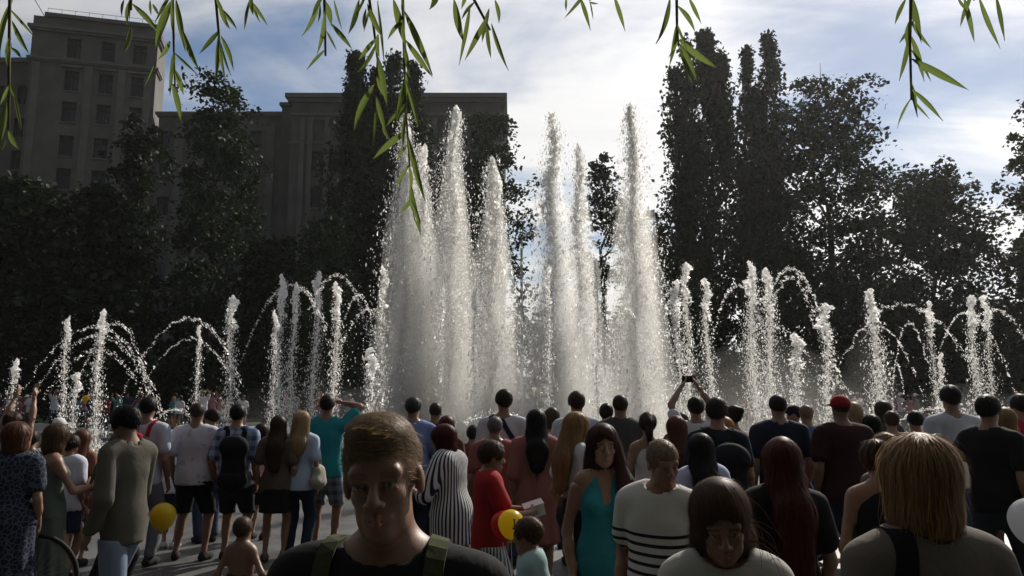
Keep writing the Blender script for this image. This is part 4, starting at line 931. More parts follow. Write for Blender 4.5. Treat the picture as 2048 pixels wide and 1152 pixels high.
        if hk == 'longside': cap += [c_ for sg in ((-1,) if Ld > .5 else (-1, 1)) for c_ in (cone(hp(sg * .078, .0, -.01), V3(sg * .105, cx * .68 + .055, shz - .03), .036, .042, .7, .03), cone(V3(sg * .105, cx * .68 + .055, shz - .03), V3(sg * .095, cx * .68 + .105, .735 * H), .042, .040, .6, .03), cone(V3(sg * .095, cx * .68 + .105, .735 * H), V3(sg * .085, cx * .68 + .085, hp(0, 0, -Ld)[2]), .040, .026, .6, .03))]
        subs = [he((0, .132, -.050), (.064, .108, .122))]; ln = .16
    elif hk in ('bun', 'pony'):
        subs = [facecut]; cap.append(he((0, -.095, .075) if hk == 'bun' else (0, -.11, .04), (.045, .045, .045), .02)); ln = .06
        if hk == 'pony': cap += [cone(hp(0, -.115, .03), hp(0, -.14, -.06), .03, .035, 1, .02), cone(hp(0, -.14, -.06), hp(0, -.125, -.20), .035, .018, 1, .02)]
    elif hk in ('cap', 'hat'):
        cap = [he((0, -.014, .030), (.080, .098, .080), .02)]; subs = [facecut, cone(hp(-.2, .01, -.085), hp(.2, .01, -.085), .075 * hs, .075 * hs)]; ln = .02
    if hk != 'bald':
        fl = solid(cap, hg, .02); fl.folds(.0032, seed + 5, .35)
        for p in subs: fl.sub(p, .01)
        VQ = fl.mesh(); ho = to_obj('hair', VQ, hm_, root)
        if nstr and len(VQ[1]):
            front = lambda q: (lambda l: l[1] > .02 * hs and l[2] > -.10 * hs)((q - piv) @ Rh - (hc0 - piv))
            kw = dict(flow=Rh @ V3(-.55, -.25, .1), grav=0.0, rough=.13, lenf=lambda q: np.clip((((q - piv) @ Rh - (hc0 - piv))[:, 2] / hs - .03) / .06, .2, 1)) if hk == 'quiff' else dict(grav=.5 if hk in ('short', 'crop') else .85, rough=.3 if hk == 'short' else .12)
            so_ = strands(VQ, nstr, ln, .0009 if face and face < .0062 else .0035 if h > .018 else .0026, rng, crown, .005 if hk == 'crop' else .006 if hk == 'quiff' else .012, seg=max(3, min(6, int(ln / .026))), local=front, **kw)
            link('strands', mesh_np('strands', *so_), hm_, ho)
    if hk in ('cap', 'hat'):
        c_ = hair[2]; pr = [he((0, -.010, .05), (.087, .105, .088), .02)]
        br = [he((0, .10, .045), (.075, .09, .012), .02)] if hk == 'cap' else [he((0, -.01, .035), (.135, .15, .016), .02)]
        fl = solid(pr + br, .011, .015); nz = Rh @ V3(0, 0, 1)
        fl.plane(-nz, -float(np.dot(nz, hp(0, 0, .026)))); to_obj('cap' if hk == 'cap' else 'hat', fl.mesh(), cloth_mat(c_), root)
    if extra and 'glasses' in extra:
        m = MB(); zz, yy = (.10, .045) if extra['glasses'] == 'top' else (.006, .100)
        for sg in (-1, 1):
            c_ = hp(sg * .033, yy, zz); m.lathe((0, 0, 0), [(0, 0)], 3) if False else None
            m.tube([c_ + Rh @ (V3(math.cos(a) * .026, 0, math.sin(a) * .02) * hs) for a in np.linspace(0, 6.28, 13)], .0035, 5)
            n0 = len(m.v); m.v += [tuple(c_ + Rh @ (V3(math.cos(a) * .025, 0, math.sin(a) * .019) * hs)) for a in np.linspace(0, 6.283, 13)[:-1]]; m.f.append(tuple(range(n0, n0 + 12)))
            m.tube([hp(sg * .058, yy, zz), hp(sg * .083, -.01, zz)], .003, 5)
        m.tube([hp(-.01, yy, zz), hp(.01, yy, zz)], .003, 5).build('sunglasses', varied('dark_plastic', (.01, .01, .01), .15, spec=.6), root)
    J = dict(root=root, H=H, s=s, sw=sw, shz=shz, shd=shd, hp=hp, up=up, cx=cx, loc=loc, rot=rot, px=px, seed=seed, top=top_obj)
    PEOPLE.append((label, round(H, 2), d)); return J
def to_world(J, p):
    a = math.radians(J['rot']); return Vector((J['loc'][0] + p[0] * math.cos(a) - p[1] * math.sin(a), J['loc'][1] + p[0] * math.sin(a) + p[1] * math.cos(a), p[2]))

def strap_on(J, name, mat, root, base, path, width=.024, thick=.006):
    """flat strap laid on the wearer's shirt: path is a list of (x, angle) round a point inside the chest, angle 0 = back, 90 = top, 180 = front"""
    from mathutils.bvhtree import BVHTree
    me = J['top'].data; bv = BVHTree.FromPolygons([v.co for v in me.vertices], [tuple(p.vertices) for p in me.polygons])
    m = MB(); rows = []
    for x, a in path:
        t = math.radians(a); dr = Vector((0, -math.cos(t), math.sin(t))); row = []
        for dx in (-width, width):
            c = Vector((x + dx, 0, J['shz'] - .10)); hit = bv.ray_cast(c + dr * .6, -dr)
            if hit[0] is None: row = None; break
            row.append((hit[0], dr))
        if row: rows.append(row)
    for i, ((p, n), (q, n2)) in enumerate(rows):
        for pt in (p + n * .001, q + n * .001, q + n * (.001 + thick), p + n * (.001 + thick)): m.v.append(tuple(pt - Vector(base)))
        if i: m.f += [((i - 1) * 4 + k, (i - 1) * 4 + (k + 1) % 4, i * 4 + (k + 1) % 4, i * 4 + k) for k in range(4)]
    if not rows: return None
    m.f += [(0, 1, 2, 3), tuple(len(m.v) - 4 + k for k in (3, 2, 1, 0))]
    return m.build(name, mat, root)
def wisps(J, n, sx, mat, parent, length=.16, spread=.5):
    rng = np.random.default_rng(J['seed'] + 3); hp = J['hp']; m = MB()
    for i in range(n):
        p = Vector(hp(sx * rng.uniform(.06, .095), rng.uniform(-.06, .02), rng.uniform(-.09, .10))); d = Vector((sx * rng.uniform(.3, 1), rng.uniform(-.3, .3), rng.uniform(-.5, .4))).normalized(); q = [p]
        for k in range(7):
            d = (d + Vector((0, 0, -.28)) + Vector(rng.normal(size=3)) * .12).normalized(); q.append(q[-1] + d * length / 7)
        m.tube(q, [.0013 * (1 - k / 9) for k in range(8)], 4, False)
    return m.build('wisps', mat, parent)
BLK, NAVY, WHT, GREY, LB = (.012, .012, .014), (.022, .028, .055), (.50, .515, .57), (.16, .16, .165), (.36, .45, .62)
BRN, DBR, BLOND, RED, BLKH, AUB, GRY = (.055, .03, .018), (.028, .017, .012), (.36, .24, .12), (.10, .022, .012), (.012, .010, .010), (.13, .05, .022), (.20, .18, .16)
DEN, JEAN = (.10, .14, .22), (.035, .05, .09)
def backpack(J, label, col, w=.30, hgt=.44, dep=.15, dx=0.0, straps=True, zoff=0.0, bag=True):
    s = J['s']; zt = J['shz'] - .03 + zoff; y0 = -(J['cx'] * .68 + .03); up = J['up']
    a = math.radians(J['rot']); root = empty('backpack', to_world(J, (dx, y0, zt - hgt)), a); tag(root, label, 'backpack'); base = V3(dx, y0, zt - hgt); mat = cloth_mat(col)
    if bag:
        f = solid([cone(V3(-w / 2 + .09, -dep / 2, .09), V3(w / 2 - .09, -dep / 2, .09), .088, .088, dep / .19, .05), cone(V3(-w / 2 + .09, -dep / 2, hgt - .10), V3(w / 2 - .09, -dep / 2, hgt - .10), .088, .088, dep / .19, .05),
                   cone(V3(0, -dep / 2, .1), V3(0, -dep / 2, hgt - .1), w / 2 - .02, w / 2 - .035, dep / w, .05)], .013); f.folds(.004, 3); to_obj('bag_body', f.mesh(), mat, root)
        f = solid([cone(V3(-w / 2 + .10, -dep * .95, .11), V3(w / 2 - .10, -dep * .95, .11), .07, .07, .6, .04)], .013); to_obj('front_pocket', f.mesh(), mat, root)
        MB().tube([(-.04, -dep * .35, hgt - .03), (-.03, -dep * .35, hgt + .03), (.03, -dep * .35, hgt + .03), (.04, -dep * .35, hgt - .03)], .008, 6).build('grab_handle', mat, root)
    if straps:
        for sg in (-1, 1):
            path = [(sg * (.085 + .03 * min(1, abs(a_ - 20) / 80)) * s + dx * (.0 if a_ > 60 else .5), a_) for a_ in range(10, 216, 9)]
            strap_on(J, 'shoulder_strap', mat, root, base, path, .019 if w == .28 else .026 if w > .25 else .02)
    return root
def build_crowd():
    p = person
    # ---- foreground
    J = p(781, 845, 1.65, 172, 'young man with fair swept hair and black T-shirt close up facing us', arms=('down', 'down'), hair=('quiff', (.27, .19, .11)), top=('tee', BLK, {'neck': .01}), bottom=('jeans', JEAN), head=(6, -6, 5), jaw=.86, h=.012, face=.0045, nstr=6000, build=.99, skin='light', group='people close to the camera')
    backpack(J, 'olive backpack worn by the young man in the black T-shirt', (.05, .055, .025), w=.28, hgt=.40)
    J = p(1833, 886, 2.15, 3, 'woman with blond bob in taupe T-shirt seen from behind, dark bag strap', 'f', 1.12, hair=('bob', (.34, .21, .10)), top=('tee', (.15, .127, .112), {'loose': .022, 'neck': .02}), h=.011, face=.007, nstr=6000, group='people close to the camera')
    shoulder_bag(J, 'dark shoulder bag hanging from the taupe T-shirt woman', BLK, -1)
    J = p(1443, 962, 2.40, 176, 'girl in white T-shirt with windblown brown hair looking down', 'f', .92, hair=('long', (.11, .055, .03), .26), top=('tee', (.43, .415, .39), {'loose': .026}), head=(-6, -22, 4), h=.012, face=.0048, nstr=3600, arms=('front', 'front'), group='people close to the camera')
    wisps(J, 15, -1, hair_mat((.16, .08, .04)), J['root'].children[1] if False else [c for c in J['root'].children if c.name.startswith('hair')][0], .15)
    p(1318, 883, 3.95, 152, 'man with cropped fair hair in cream polo with black stripes, walking', 'm', 1.0, hair=('crop', (.28, .20, .13)), top=('polo', ('hstripe', (.47, .455, .425), (.015, .015, .02), 1.13), {'loose': .02}), head=(42, -12, 0), h=.016, face=.0065, nstr=1600, legs='walk', arms=('swingb', 'down'), skin='red', group='people close to the camera')
    J = p(1205, 855, 4.5, 183, 'woman in turquoise dress with long dark red hair walking towards us', 'f', .95, hair=('longside', (.06, .018, .012), .60), top=('slip', (.025, .19, .225), {'vneck': .13, 'length': .22, 'flare': .04, 'pleat': .006}), bottom=None, head=(3, -3, 2), h=.016, face=.0065, nstr=2200, arms=('away', 'down'), legs='walk', shoes=(.1, .07, .05), group='people close to the camera')
    p(1560, 885, 3.95, 4, 'woman in black with very long dark red hair down her back', 'f', 1.05, hair=('long', (.085, .018, .010), .62), top=('tee', BLK), bottom=('trousers', BLK), h=.019, nstr=2400, group='people close to the camera')
    p(1752, 886, 4.4, -18, 'woman with brown hair bun and black backless top behind the blond bob', 'f', .95, hair=('bun', (.09, .045, .022)), top=('tank', BLK), bottom=('trousers', BLK), h=.020, nstr=1200, head=(0, -10, 0))
    # ---- children and people at middle distance
    J = p(1060, 1040, 4.65, 100, 'small boy in pale mint shirt looking aside next to the turquoise dress', 'm', 1.0, hair=('short', (.10, .05, .025)), top=('shirt', (.32, .46, .46), {'sleeve': .7}), bottom=('shorts', NAVY), head=(-35, -8, 0), h=.016, face=.007, nstr=900)
    p(487, 1037, 5.6, -10, 'bare-backed toddler standing behind the plaid shirt man', 'm', 1.0, hair=('crop', (.08, .05, .03)), top=('none', BLK), bottom=('shorts', NAVY), shoes=None, h=.016, nstr=500, skin='tan', arms=('down', 'away'))
    J = p(978, 886, 5.75, -78, 'boy in red T-shirt in profile holding a white box', 'm', .98, hair=('short', (.07, .035, .02)), top=('tee', (.29, .016, .016), {'loose': .024}), bottom=('shorts', ('vstripe', (.5, .5, .5), (.06, .06, .08))), arms=('hold', 'hold'), h=.018, face=.0075, nstr=900, head=(6, -6, 0))
    a = (to_world(J, (0, .41 * J['s'], .66 * J['H']))); bx = MB().box(-.045, .045, -.07, .07, -.035, .045).box(-.05, .05, -.074, .074, .0455, .056)
    o = bx.build('takeaway_box', varied('white_card', (.62, .60, .58), .7)); o.location = a; o.rotation_euler = (.3, .25, math.radians(-78)); tag(o, 'white card box held by the boy in the red T-shirt', 'box')
    J = p(907, 852, 6.4, 62, 'woman in black and white striped blouse with red-lit dark hair', 'f', 1.12, hair=('bob', (.085, .012, .010)), top=('blouse', ('vstripe', (.55, .55, .56), (.02, .02, .035)), {'sleeve': .95, 'loose': .032, 'hem': .40}), bottom=('trousers', BLK), head=(22, -12, 0), arms=('hold', 'hold'), h=.019, nstr=900, lean=6)
    p(262, 815, 5.7, 66, 'man with dark curly hair in open olive jacket and denim shorts walking', 'm', .88, hair=('short', BLKH), top=('jacket', (.095, .088, .07), {'loose': .018, 'sl': .006, 'hem': .435, 'amp': .006}), bottom=('shorts', (.17, .21, .28), .29), legs='walk', arms=('down', 'swingf'), head=(20, -14, 0), h=.019, nstr=1300, shoes=(.3, .3, .3), skin='tan')
    p(34, 850, 6.2, 12, 'woman with auburn bob in navy dress with pale web print', 'f', 1.15, hair=('bob', AUB), top=('dress', ('floral', (.014, .018, .034), (.07, .08, .11)), {'length': .2, 'sleeve': .6, 'flare': .08}), bottom=None, head=(-20, 0, 0), h=.020, nstr=900, arms=('front', 'down'))
    p(110, 852, 6.7, -40, 'woman with brown bob in long grey-green sleeveless dress', 'f', .98, hair=('bob', (.11, .06, .03)), top=('slip', (.085, .11, .085), {'length': .1, 'flare': .12, 'pleat': .02}), bottom=None, head=(10, -10, 0), h=.020, nstr=900, arms=('down', 'hold'))
    p(1150, 830, 6.3, -58, 'woman with long straight blond hair, white sleeve and black dungarees', 'f', 1.02, hair=('long', (.33, .20, .09), .44), top=('tee', WHT, {'sleeve': .5, 'hem': .66}), bottom=('trousers', BLK), head=(-14, -8, 0), h=.019, nstr=1300, arms=('down', 'down'), extra={'bib': 1})
    p(1072, 823, 7.4, 2, 'woman with long black hair in dusty rose dress', 'f', 1.12, hair=('long', BLKH, .40), top=('dress', (.24, .095, .085), {'length': .27, 'sleeve': .9, 'flare': .07}), bottom=None, h=.02, nstr=700)
    p(1400, 872, 5.8, 6, 'woman with straight black hair and pale blue shirt before the dark backpack', 'f', 1.0, hair=('long', BLKH, .30), top=('tee', (.45, .46, .66)), bottom=('jeans', JEAN), h=.020, nstr=900)
    p(990, 835, 7.7, 3, 'man with shaved grey head in faded red T-shirt', 'm', 1.05, hair=('crop', GRY), top=('tee', (.26, .085, .075)), bottom=('shorts', (.12, .10, .09)), nstr=300, skin='red')
    p(1295, 828, 7.4, -4, 'woman with dark hair tied low in white sleeveless top and black trousers', 'f', .9, hair=('pony', DBR), top=('tank', (.55, .53, .53)), bottom=('trousers', BLK), nstr=300)
    p(1352, 837, 7.4, 18, 'woman with chestnut long hair and brown top under the raised phone', 'f', 1.0, hair=('long', (.16, .06, .03), .36), top=('tee', (.16, .10, .085)), bottom=('trousers', (.05, .04, .04)), nstr=600)
    J = p(1432, 800, 6.8, -6, 'tall man in dark navy shirt carrying a big black backpack', 'm', 1.05, hair=('short', DBR), top=('tee', (.016, .018, .028)), bottom=('trousers', NAVY), head=(-30, 0, 0), nstr=420)
    backpack(J, 'big black backpack on the back of the tall navy shirt man', (.010, .011, .014), w=.33, hgt=.52, dep=.2, dx=.06, zoff=-.03)
    p(1680, 795, 7.3, 3, 'man in bright red cap, maroon-black T-shirt and navy shorts', 'm', 1.12, hair=('cap', BRN, (.26, .015, .018)), top=('tee', (.035, .012, .014), {'loose': .026}), bottom=('shorts', NAVY), head=(180, 0, 0) if False else (0, 0, 0), nstr=120, legs='wide', skin='tan')
    p(1555, 792, 7.7, -2, 'broad man with cropped hair in navy T-shirt behind the red haired woman', 'm', 1.14, hair=('crop', DBR), top=('tee', (.016, .02, .038)), bottom=('shorts', (.05, .05, .06)), nstr=300)
    J = p(1240, 792, 8.3, 2, 'broad bald man in charcoal shirt before the bright spray', 'm', 1.2, hair=('crop', (.05, .035, .025)), top=('shirt', (.045, .045, .05), {'sleeve': .7}), bottom=('trousers', BLK), nstr=200, skin='tan')
    J = p(1008, 783, 8.6, -2, 'tall man in white T-shirt with dark sling straps and sunglasses', 'm', 1.08, hair=('short', DBR), top=('tee', WHT), bottom=('jeans', JEAN), head=(14, 0, 0), nstr=300, extra={'glasses': 'eyes'})
    sling(J, 'dark blue sling bag across the tall white T-shirt man', (.02, .022, .06))
    p(1153, 787, 8.6, 10, 'man with thick dark hair in pale blue-grey shirt beside the blond woman', 'm', 1.1, hair=('short', BRN), top=('shirt', (.42, .46, .52), {'sleeve': .7}), bottom=('trousers', NAVY), nstr=300)
    p(1104, 818, 9.6, 4, 'woman with short brown bob and white top near the rose dress', 'f', 1.0, hair=('bob', (.11, .06, .035)), top=('tank', WHT), bottom=('skirt', NAVY), nstr=260)
    p(1212, 810, 9.6, 0, 'person with round dark hair half hidden by the charcoal shirt man', 'f', 1.0, hair=('bun', DBR), top=('tee', (.06, .05, .05)), bottom=('trousers', BLK), nstr=200)
    J = p(1391, 798, 8.8, -3, 'man in white collar shirt raising a phone above his head', 'm', 1.0, hair=('short', BLKH), top=('tee', (.5, .5, .55)), bottom=('jeans', JEAN), arms=((( -.115, .22, 1.90), (-1, -.2, -.5), 'grip'), ((.065, .22, 1.92), (1, -.2, -.5), 'grip')), nstr=300)
    o = rounded_box('phone', .16, .010, .078, varied('phone_black', (.012, .012, .014), .25, spec=.6)); o.location = to_world(J, (-.022, .27, J['shd'][1][2][2] + .07)); tag(o, 'black phone held sideways in two raised hands', 'phone')
    MB().box(-.068, -.050, -.0075, -.0052, .012, .030).build('camera_bump', varied('phone_glass', (.02, .02, .025), .1, spec=.7), o)
    p(1362, 828, 9.6, -8, 'woman with brown hair glimpsed behind the raised elbow', 'f', 1.0, hair=('long', BRN, .3), top=('tee', (.1, .08, .08)), bottom=('trousers', BLK), nstr=200)
    p(1466, 815, 8.9, 30, 'woman in dark sleeveless top in profile beside the big black backpack', 'f', 1.0, hair=('bun', DBR), top=('tank', (.02, .022, .035)), bottom=('skirt', BLK), head=(20, 0, 0), nstr=200)
    p(1449, 838, 8.2, 0, 'girl with honey blond hair behind the tall navy shirt man', 'f', .95, hair=('long', (.36, .20, .07), .3), top=('tee', (.1, .1, .12)), bottom=('jeans', JEAN), nstr=240)
    p(1612, 812, 9.2, 0, 'bald man in blue shirt next to the red cap', 'm', 1.05, hair=('crop', (.22, .14, .10)), top=('shirt', (.07, .10, .24), {'sleeve': .7}), bottom=('trousers', (.08, .08, .09)), nstr=120)
    p(1588, 814, 9.8, 16, 'person in black cap in profile between navy shirt and bald man', 'm', .95, hair=('cap', BLKH, BLK), top=('tee', (.1, .1, .11)), bottom=('jeans', JEAN), head=(50, 0, 0), nstr=120)
    p(1706, 808, 8.5, -10, 'woman with very long pale blond hair tight behind the red cap', 'f', .95, hair=('long', (.42, .33, .22), .46), top=('tee', (.5, .5, .54)), bottom=('skirt', (.4, .4, .42)), nstr=320)
    p(1742, 833, 8.3, -6, 'girl with dark bob and white strappy top near the red cap', 'f', .85, hair=('bob', BLKH), top=('tank', WHT), bottom=('shorts', (.3, .3, .34)), nstr=260)
    p(1765, 806, 9.8, 4, 'person with wavy brown hair looking over the dark bob', 'f', 1.0, hair=('bob', BRN), top=('tee', (.08, .07, .08)), bottom=('jeans', JEAN), nstr=200)
    p(1782, 826, 9.2, -12, 'young man with short brown hair and navy shirt by the dark bob', 'm', .95, hair=('short', BRN), top=('tee', NAVY), bottom=('jeans', JEAN), nstr=200)
    p(1830, 826, 9.3, 0, 'black haired boy in dark top in front of the low stream', 'm', .95, hair=('short', BLKH), top=('tee', (.02, .02, .025)), bottom=('shorts', NAVY), nstr=260)
    p(1770, 872, 5.2, 12, 'woman with sunlit light brown hair beside the hair bun woman', 'f', .9, hair=('short', (.24, .14, .06)), top=('tee', (.12, .1, .09)), bottom=('jeans', JEAN), nstr=700, h=.018)
    p(1900, 775, 7.9, 0, 'tall man in white T-shirt and faded jeans behind the blond bob', 'm', 1.08, hair=('short', BLKH), top=('tee', (.45, .47, .54)), bottom=('jeans', (.05, .07, .12)), nstr=420, arms=('down', 'front'))
    p(1975, 795, 6.5, -62, 'man in black T-shirt and dark jeans striding along the crowd', 'm', 1.05, hair=('short', BLKH), top=('tee', BLK, {'loose': .022}), bottom=('jeans', (.028, .032, .042)), legs='walk', arms=('swingb', 'down'), head=(8, 0, 0), nstr=420, shoes=(.05, .05, .055))
    p(2008, 820, 7.4, -10, 'woman with wavy blond hair in pale grey-blue floral dress', 'f', 1.05, hair=('bob', (.38, .25, .11)), top=('slip', ('print', (.30, .36, .37), (.12, .18, .2)), {'length': .33, 'flare': .08}), bottom=None, nstr=500, arms=('down', 'hip'))
    p(2040, 792, 8.0, 0, 'dark haired person in raspberry red dress at the end of the row', 'f', 1.18, hair=('short', BLKH), top=('dress', (.36, .025, .06), {'length': .3, 'sleeve': .5}), bottom=None, nstr=260)
    # ---- row left of the young man
    p(396, 808, 8.9, 2, 'man in printed white T-shirt and black shorts with shaved head', 'm', 1.1, hair=('crop', (.06, .04, .03)), top=('tee', ('print', (.47, .485, .54), (.34, .36, .44))), bottom=('shorts', BLK), nstr=240, skin='tan', arms=('down', 'front'), legs='wide')
    J = p(476, 812, 8.9, -2, 'man in blue plaid shirt and dark shorts with a black backpack', 'm', 1.1, hair=('short', BLKH), top=('shirt', ('plaid', (.30, .36, .48), (.06, .09, .20)), {'sleeve': .8}), bottom=('shorts', (.02, .022, .032)), nstr=300)
    backpack(J, 'black backpack slung over the plaid shirt man', (.010, .010, .013), w=.32, hgt=.55, dep=.19, dx=.07, zoff=.0)
    p(425, 820, 10.0, 30, 'dark haired person peeping between white T-shirt and plaid shirt', 'm', .95, hair=('short', DBR), top=('tee', (.2, .15, .1)), bottom=('jeans', JEAN), nstr=180, head=(30, 0, 0))
    p(524, 850, 10.2, -10, 'child with dark hair and pink top behind the black backpack', 'f', 1.0, hair=('bob', DBR), top=('tee', (.45, .24, .24)), bottom=('shorts', BLK), nstr=180)
    p(558, 834, 8.8, 3, 'woman with long brown hair, brown top and short black skirt', 'f', 1.0, hair=('long', (.075, .042, .026), .46), top=('tee', (.10, .075, .06)), bottom=('skirt', (.012, .011, .014), .335), nstr=500, shoes=(.12, .08, .06))
    J = p(604, 826, 8.9, -3, 'woman with long blond hair in light blue T-shirt and jeans', 'f', .98, hair=('long', (.40, .28, .15), .32), top=('tee', (.40, .48, .62), {'hem': .47}), bottom=('jeans', (.02, .027, .055)), nstr=600, extra={'glasses': 'top'}, arms=('front', 'down'), shoes=(.12, .1, .08))
    shoulder_bag(J, 'cream handbag on the hip of the light blue T-shirt woman', (.34, .32, .27), 1, strap=False)
    p(655, 793, 9.3, 0, 'man in teal T-shirt shading his eyes with one hand', 'm', 1.05, hair=('short', DBR), top=('tee', (.018, .20, .225)), bottom=('shorts', ('plaid', (.22, .24, .28), (.07, .08, .1))), arms=('down', 'salute'), nstr=300, skin='red')
    p(352, 868, 9.6, 0, 'child in white top and dark shorts next to the printed T-shirt man', 'f', 1.0, hair=('bob', DBR), top=('tee', WHT), bottom=('shorts', NAVY), nstr=180, shoes=(.4, .4, .42))
    J = p(297, 797, 8.6, -2, 'man in pale blue-grey T-shirt and grey trousers with a red bag', 'm', 1.05, hair=('short', BLKH), top=('tee', (.40, .42, .50)), bottom=('trousers', (.14, .14, .16)), nstr=300, skin='tan')
    backpack(J, 'red rucksack on the back of the pale blue-grey T-shirt man', (.30, .016, .025), w=.22, hgt=.42, dep=.14, dx=-.02, straps=True)
    p(222, 836, 7.6, -52, 'man in dark red shirt and black hat leaning forward', 'm', 1.05, hair=('hat', BLKH, BLK), top=('shirt', (.24, .025, .02), {'sleeve': 1.6}), bottom=('trousers', (.02, .02, .025)), arms=('hold', 'down'), lean=12, nstr=120)
    p(238, 868, 7.0, -20, 'person with sandy hair bending behind the olive jacket', 'f', .95, hair=('short', (.16, .10, .05)), top=('tee', (.05, .04, .035)), bottom=('trousers', BLK), nstr=260, head=(-30, -10, 0))
    p(165, 863, 8.6, 4, 'girl with auburn hair in rusty top next to the white blouse', 'f', .9, hair=('long', AUB, .3), top=('tee', (.20, .09, .06)), bottom=('skirt', (.1, .06, .05)), nstr=300)
    p(143, 872, 7.9, -8, 'woman in white blouse and navy skirt behind the grey-green dress', 'f', .95, hair=('short', DBR), top=('tee', (.55, .57, .66)), bottom=('skirt', NAVY), nstr=260)
    p(119, 838, 11.0, 0, 'child in white cap further back towards the slim jets', 'm', .95, hair=('cap', DBR, (.6, .6, .62)), top=('tee', (.5, .35, .12)), bottom=('shorts', NAVY), nstr=100)
    p(28, 827, 7.6, -4, 'woman in white top lifting both arms over her head', 'f', 1.0, hair=('bun', BRN), top=('tank', WHT), bottom=('skirt', NAVY), arms=(((-.14, .2, 1.80), (-1, -.2, -.4), 'grip'), ((.05, .22, 1.92), (1, -.2, -.4), 'grip')), nstr=260)
    p(62, 862, 8.4, 20, 'child in black and white striped top behind the navy dress', 'm', .95, hair=('short', DBR), top=('tee', ('vstripe', (.5, .5, .5), (.05, .05, .06))), bottom=('shorts', NAVY), nstr=200)
    # ---- people between the young man and the backpack straps
    p(826, 797, 8.8, 12, 'man with grey-black hair and blue shirt right behind the young man', 'm', 1.1, hair=('short', (.07, .07, .07)), top=('shirt', (.16, .22, .42), {'sleeve': .7}), bottom=('trousers', NAVY), head=(-20, 0, 0), nstr=300)
    p(871, 807, 9.6, 0, 'man with shaved head and wine dark shirt near the blue shirt', 'm', 1.0, hair=('crop', (.05, .03, .025)), top=('tee', (.07, .03, .035)), bottom=('trousers', BLK), nstr=180, skin='red')
    p(894, 836, 9.0, -6, 'child with dark red hair peeping over the striped blouse', 'f', .95, hair=('bob', (.10, .02, .015)), top=('tee', (.10, .03, .03)), bottom=('jeans', JEAN), nstr=200)
    p(946, 853, 9.4, 0, 'short child with black hair beside the striped blouse', 'm', .95, hair=('short', DBR), top=('tee', (.14, .06, .05)), bottom=('shorts', NAVY), nstr=180)
def rounded_box(name, w, d, hgt, mat):
    import bmesh
    bm = bmesh.new(); bmesh.ops.create_cube(bm, size=1); bmesh.ops.scale(bm, vec=(w, d, hgt), verts=bm.verts); bmesh.ops.bevel(bm, geom=bm.edges[:], offset=min(w, d, hgt) * .3, segments=3, affect='EDGES')
    me = bpy.data.meshes.new(name); bm.to_mesh(me); bm.free(); return link(name, me, mat)
def shoulder_bag(J, label, col, sg, strap=True):
    s = J['s']; px = J['px']; a = math.radians(J['rot']); base = V3(sg * (px + .07), .02, .50 * J['H']); root = empty('shoulder_bag', to_world(J, base), a); tag(root, label, 'bag'); mat = cloth_mat(col)
    f = solid([cone(V3(-.0, -.11, .05), V3(0, .11, .05), .055, .055, 1, .04), cone(V3(0, -.08, .17), V3(0, .08, .17), .035, .035, 1, .08), cone(V3(0, 0, .04), V3(0, 0, .17), .09, .06, 1.3, .05)], .012); f.folds(.004, 9); to_obj('bag_body', f.mesh(), mat, root)
    if strap:
        x1 = sg * J['sw'] * .72; strap_on(J, 'strap', mat, root, base, [(x1 + sg * max(0, 1 - max(a_, -60) / 60 if a_ < 60 else (a_ - 120) / 60) * .03, a_) for a_ in range(-40, 216, 8)], .026)
    else:
        MB().tube([(0, -.07, .19), (0, -.05, .33), (0, .05, .33), (0, .07, .19)], .008, 6).build('strap', mat, root, True)
def sling(J, label, col):
    s = J['s']; r = J['cx'] * .68 + .034; zc = J['shz']; root = empty('sling_bag', to_world(J, (0, -r, zc - .5)), math.radians(J['rot'])); tag(root, label, 'bag'); base = V3(0, -r, zc - .5); mat = cloth_mat(col)
    strap_on(J, 'strap', mat, root, base, [(-.11 + .22 * (110 - a_) / 140, a_) for a_ in range(110, -31, -8)], .030)
    strap_on(J, 'strap', mat, root, base, [(-.135, a_) for a_ in range(112, 10, -8)], .026)
    f = solid([cone(V3(-.06, -.05, .10), V3(.10, -.05, .16), .07, .07, .7, .04)], .013); to_obj('bag_body', f.mesh(), mat, root)
build_crowd()
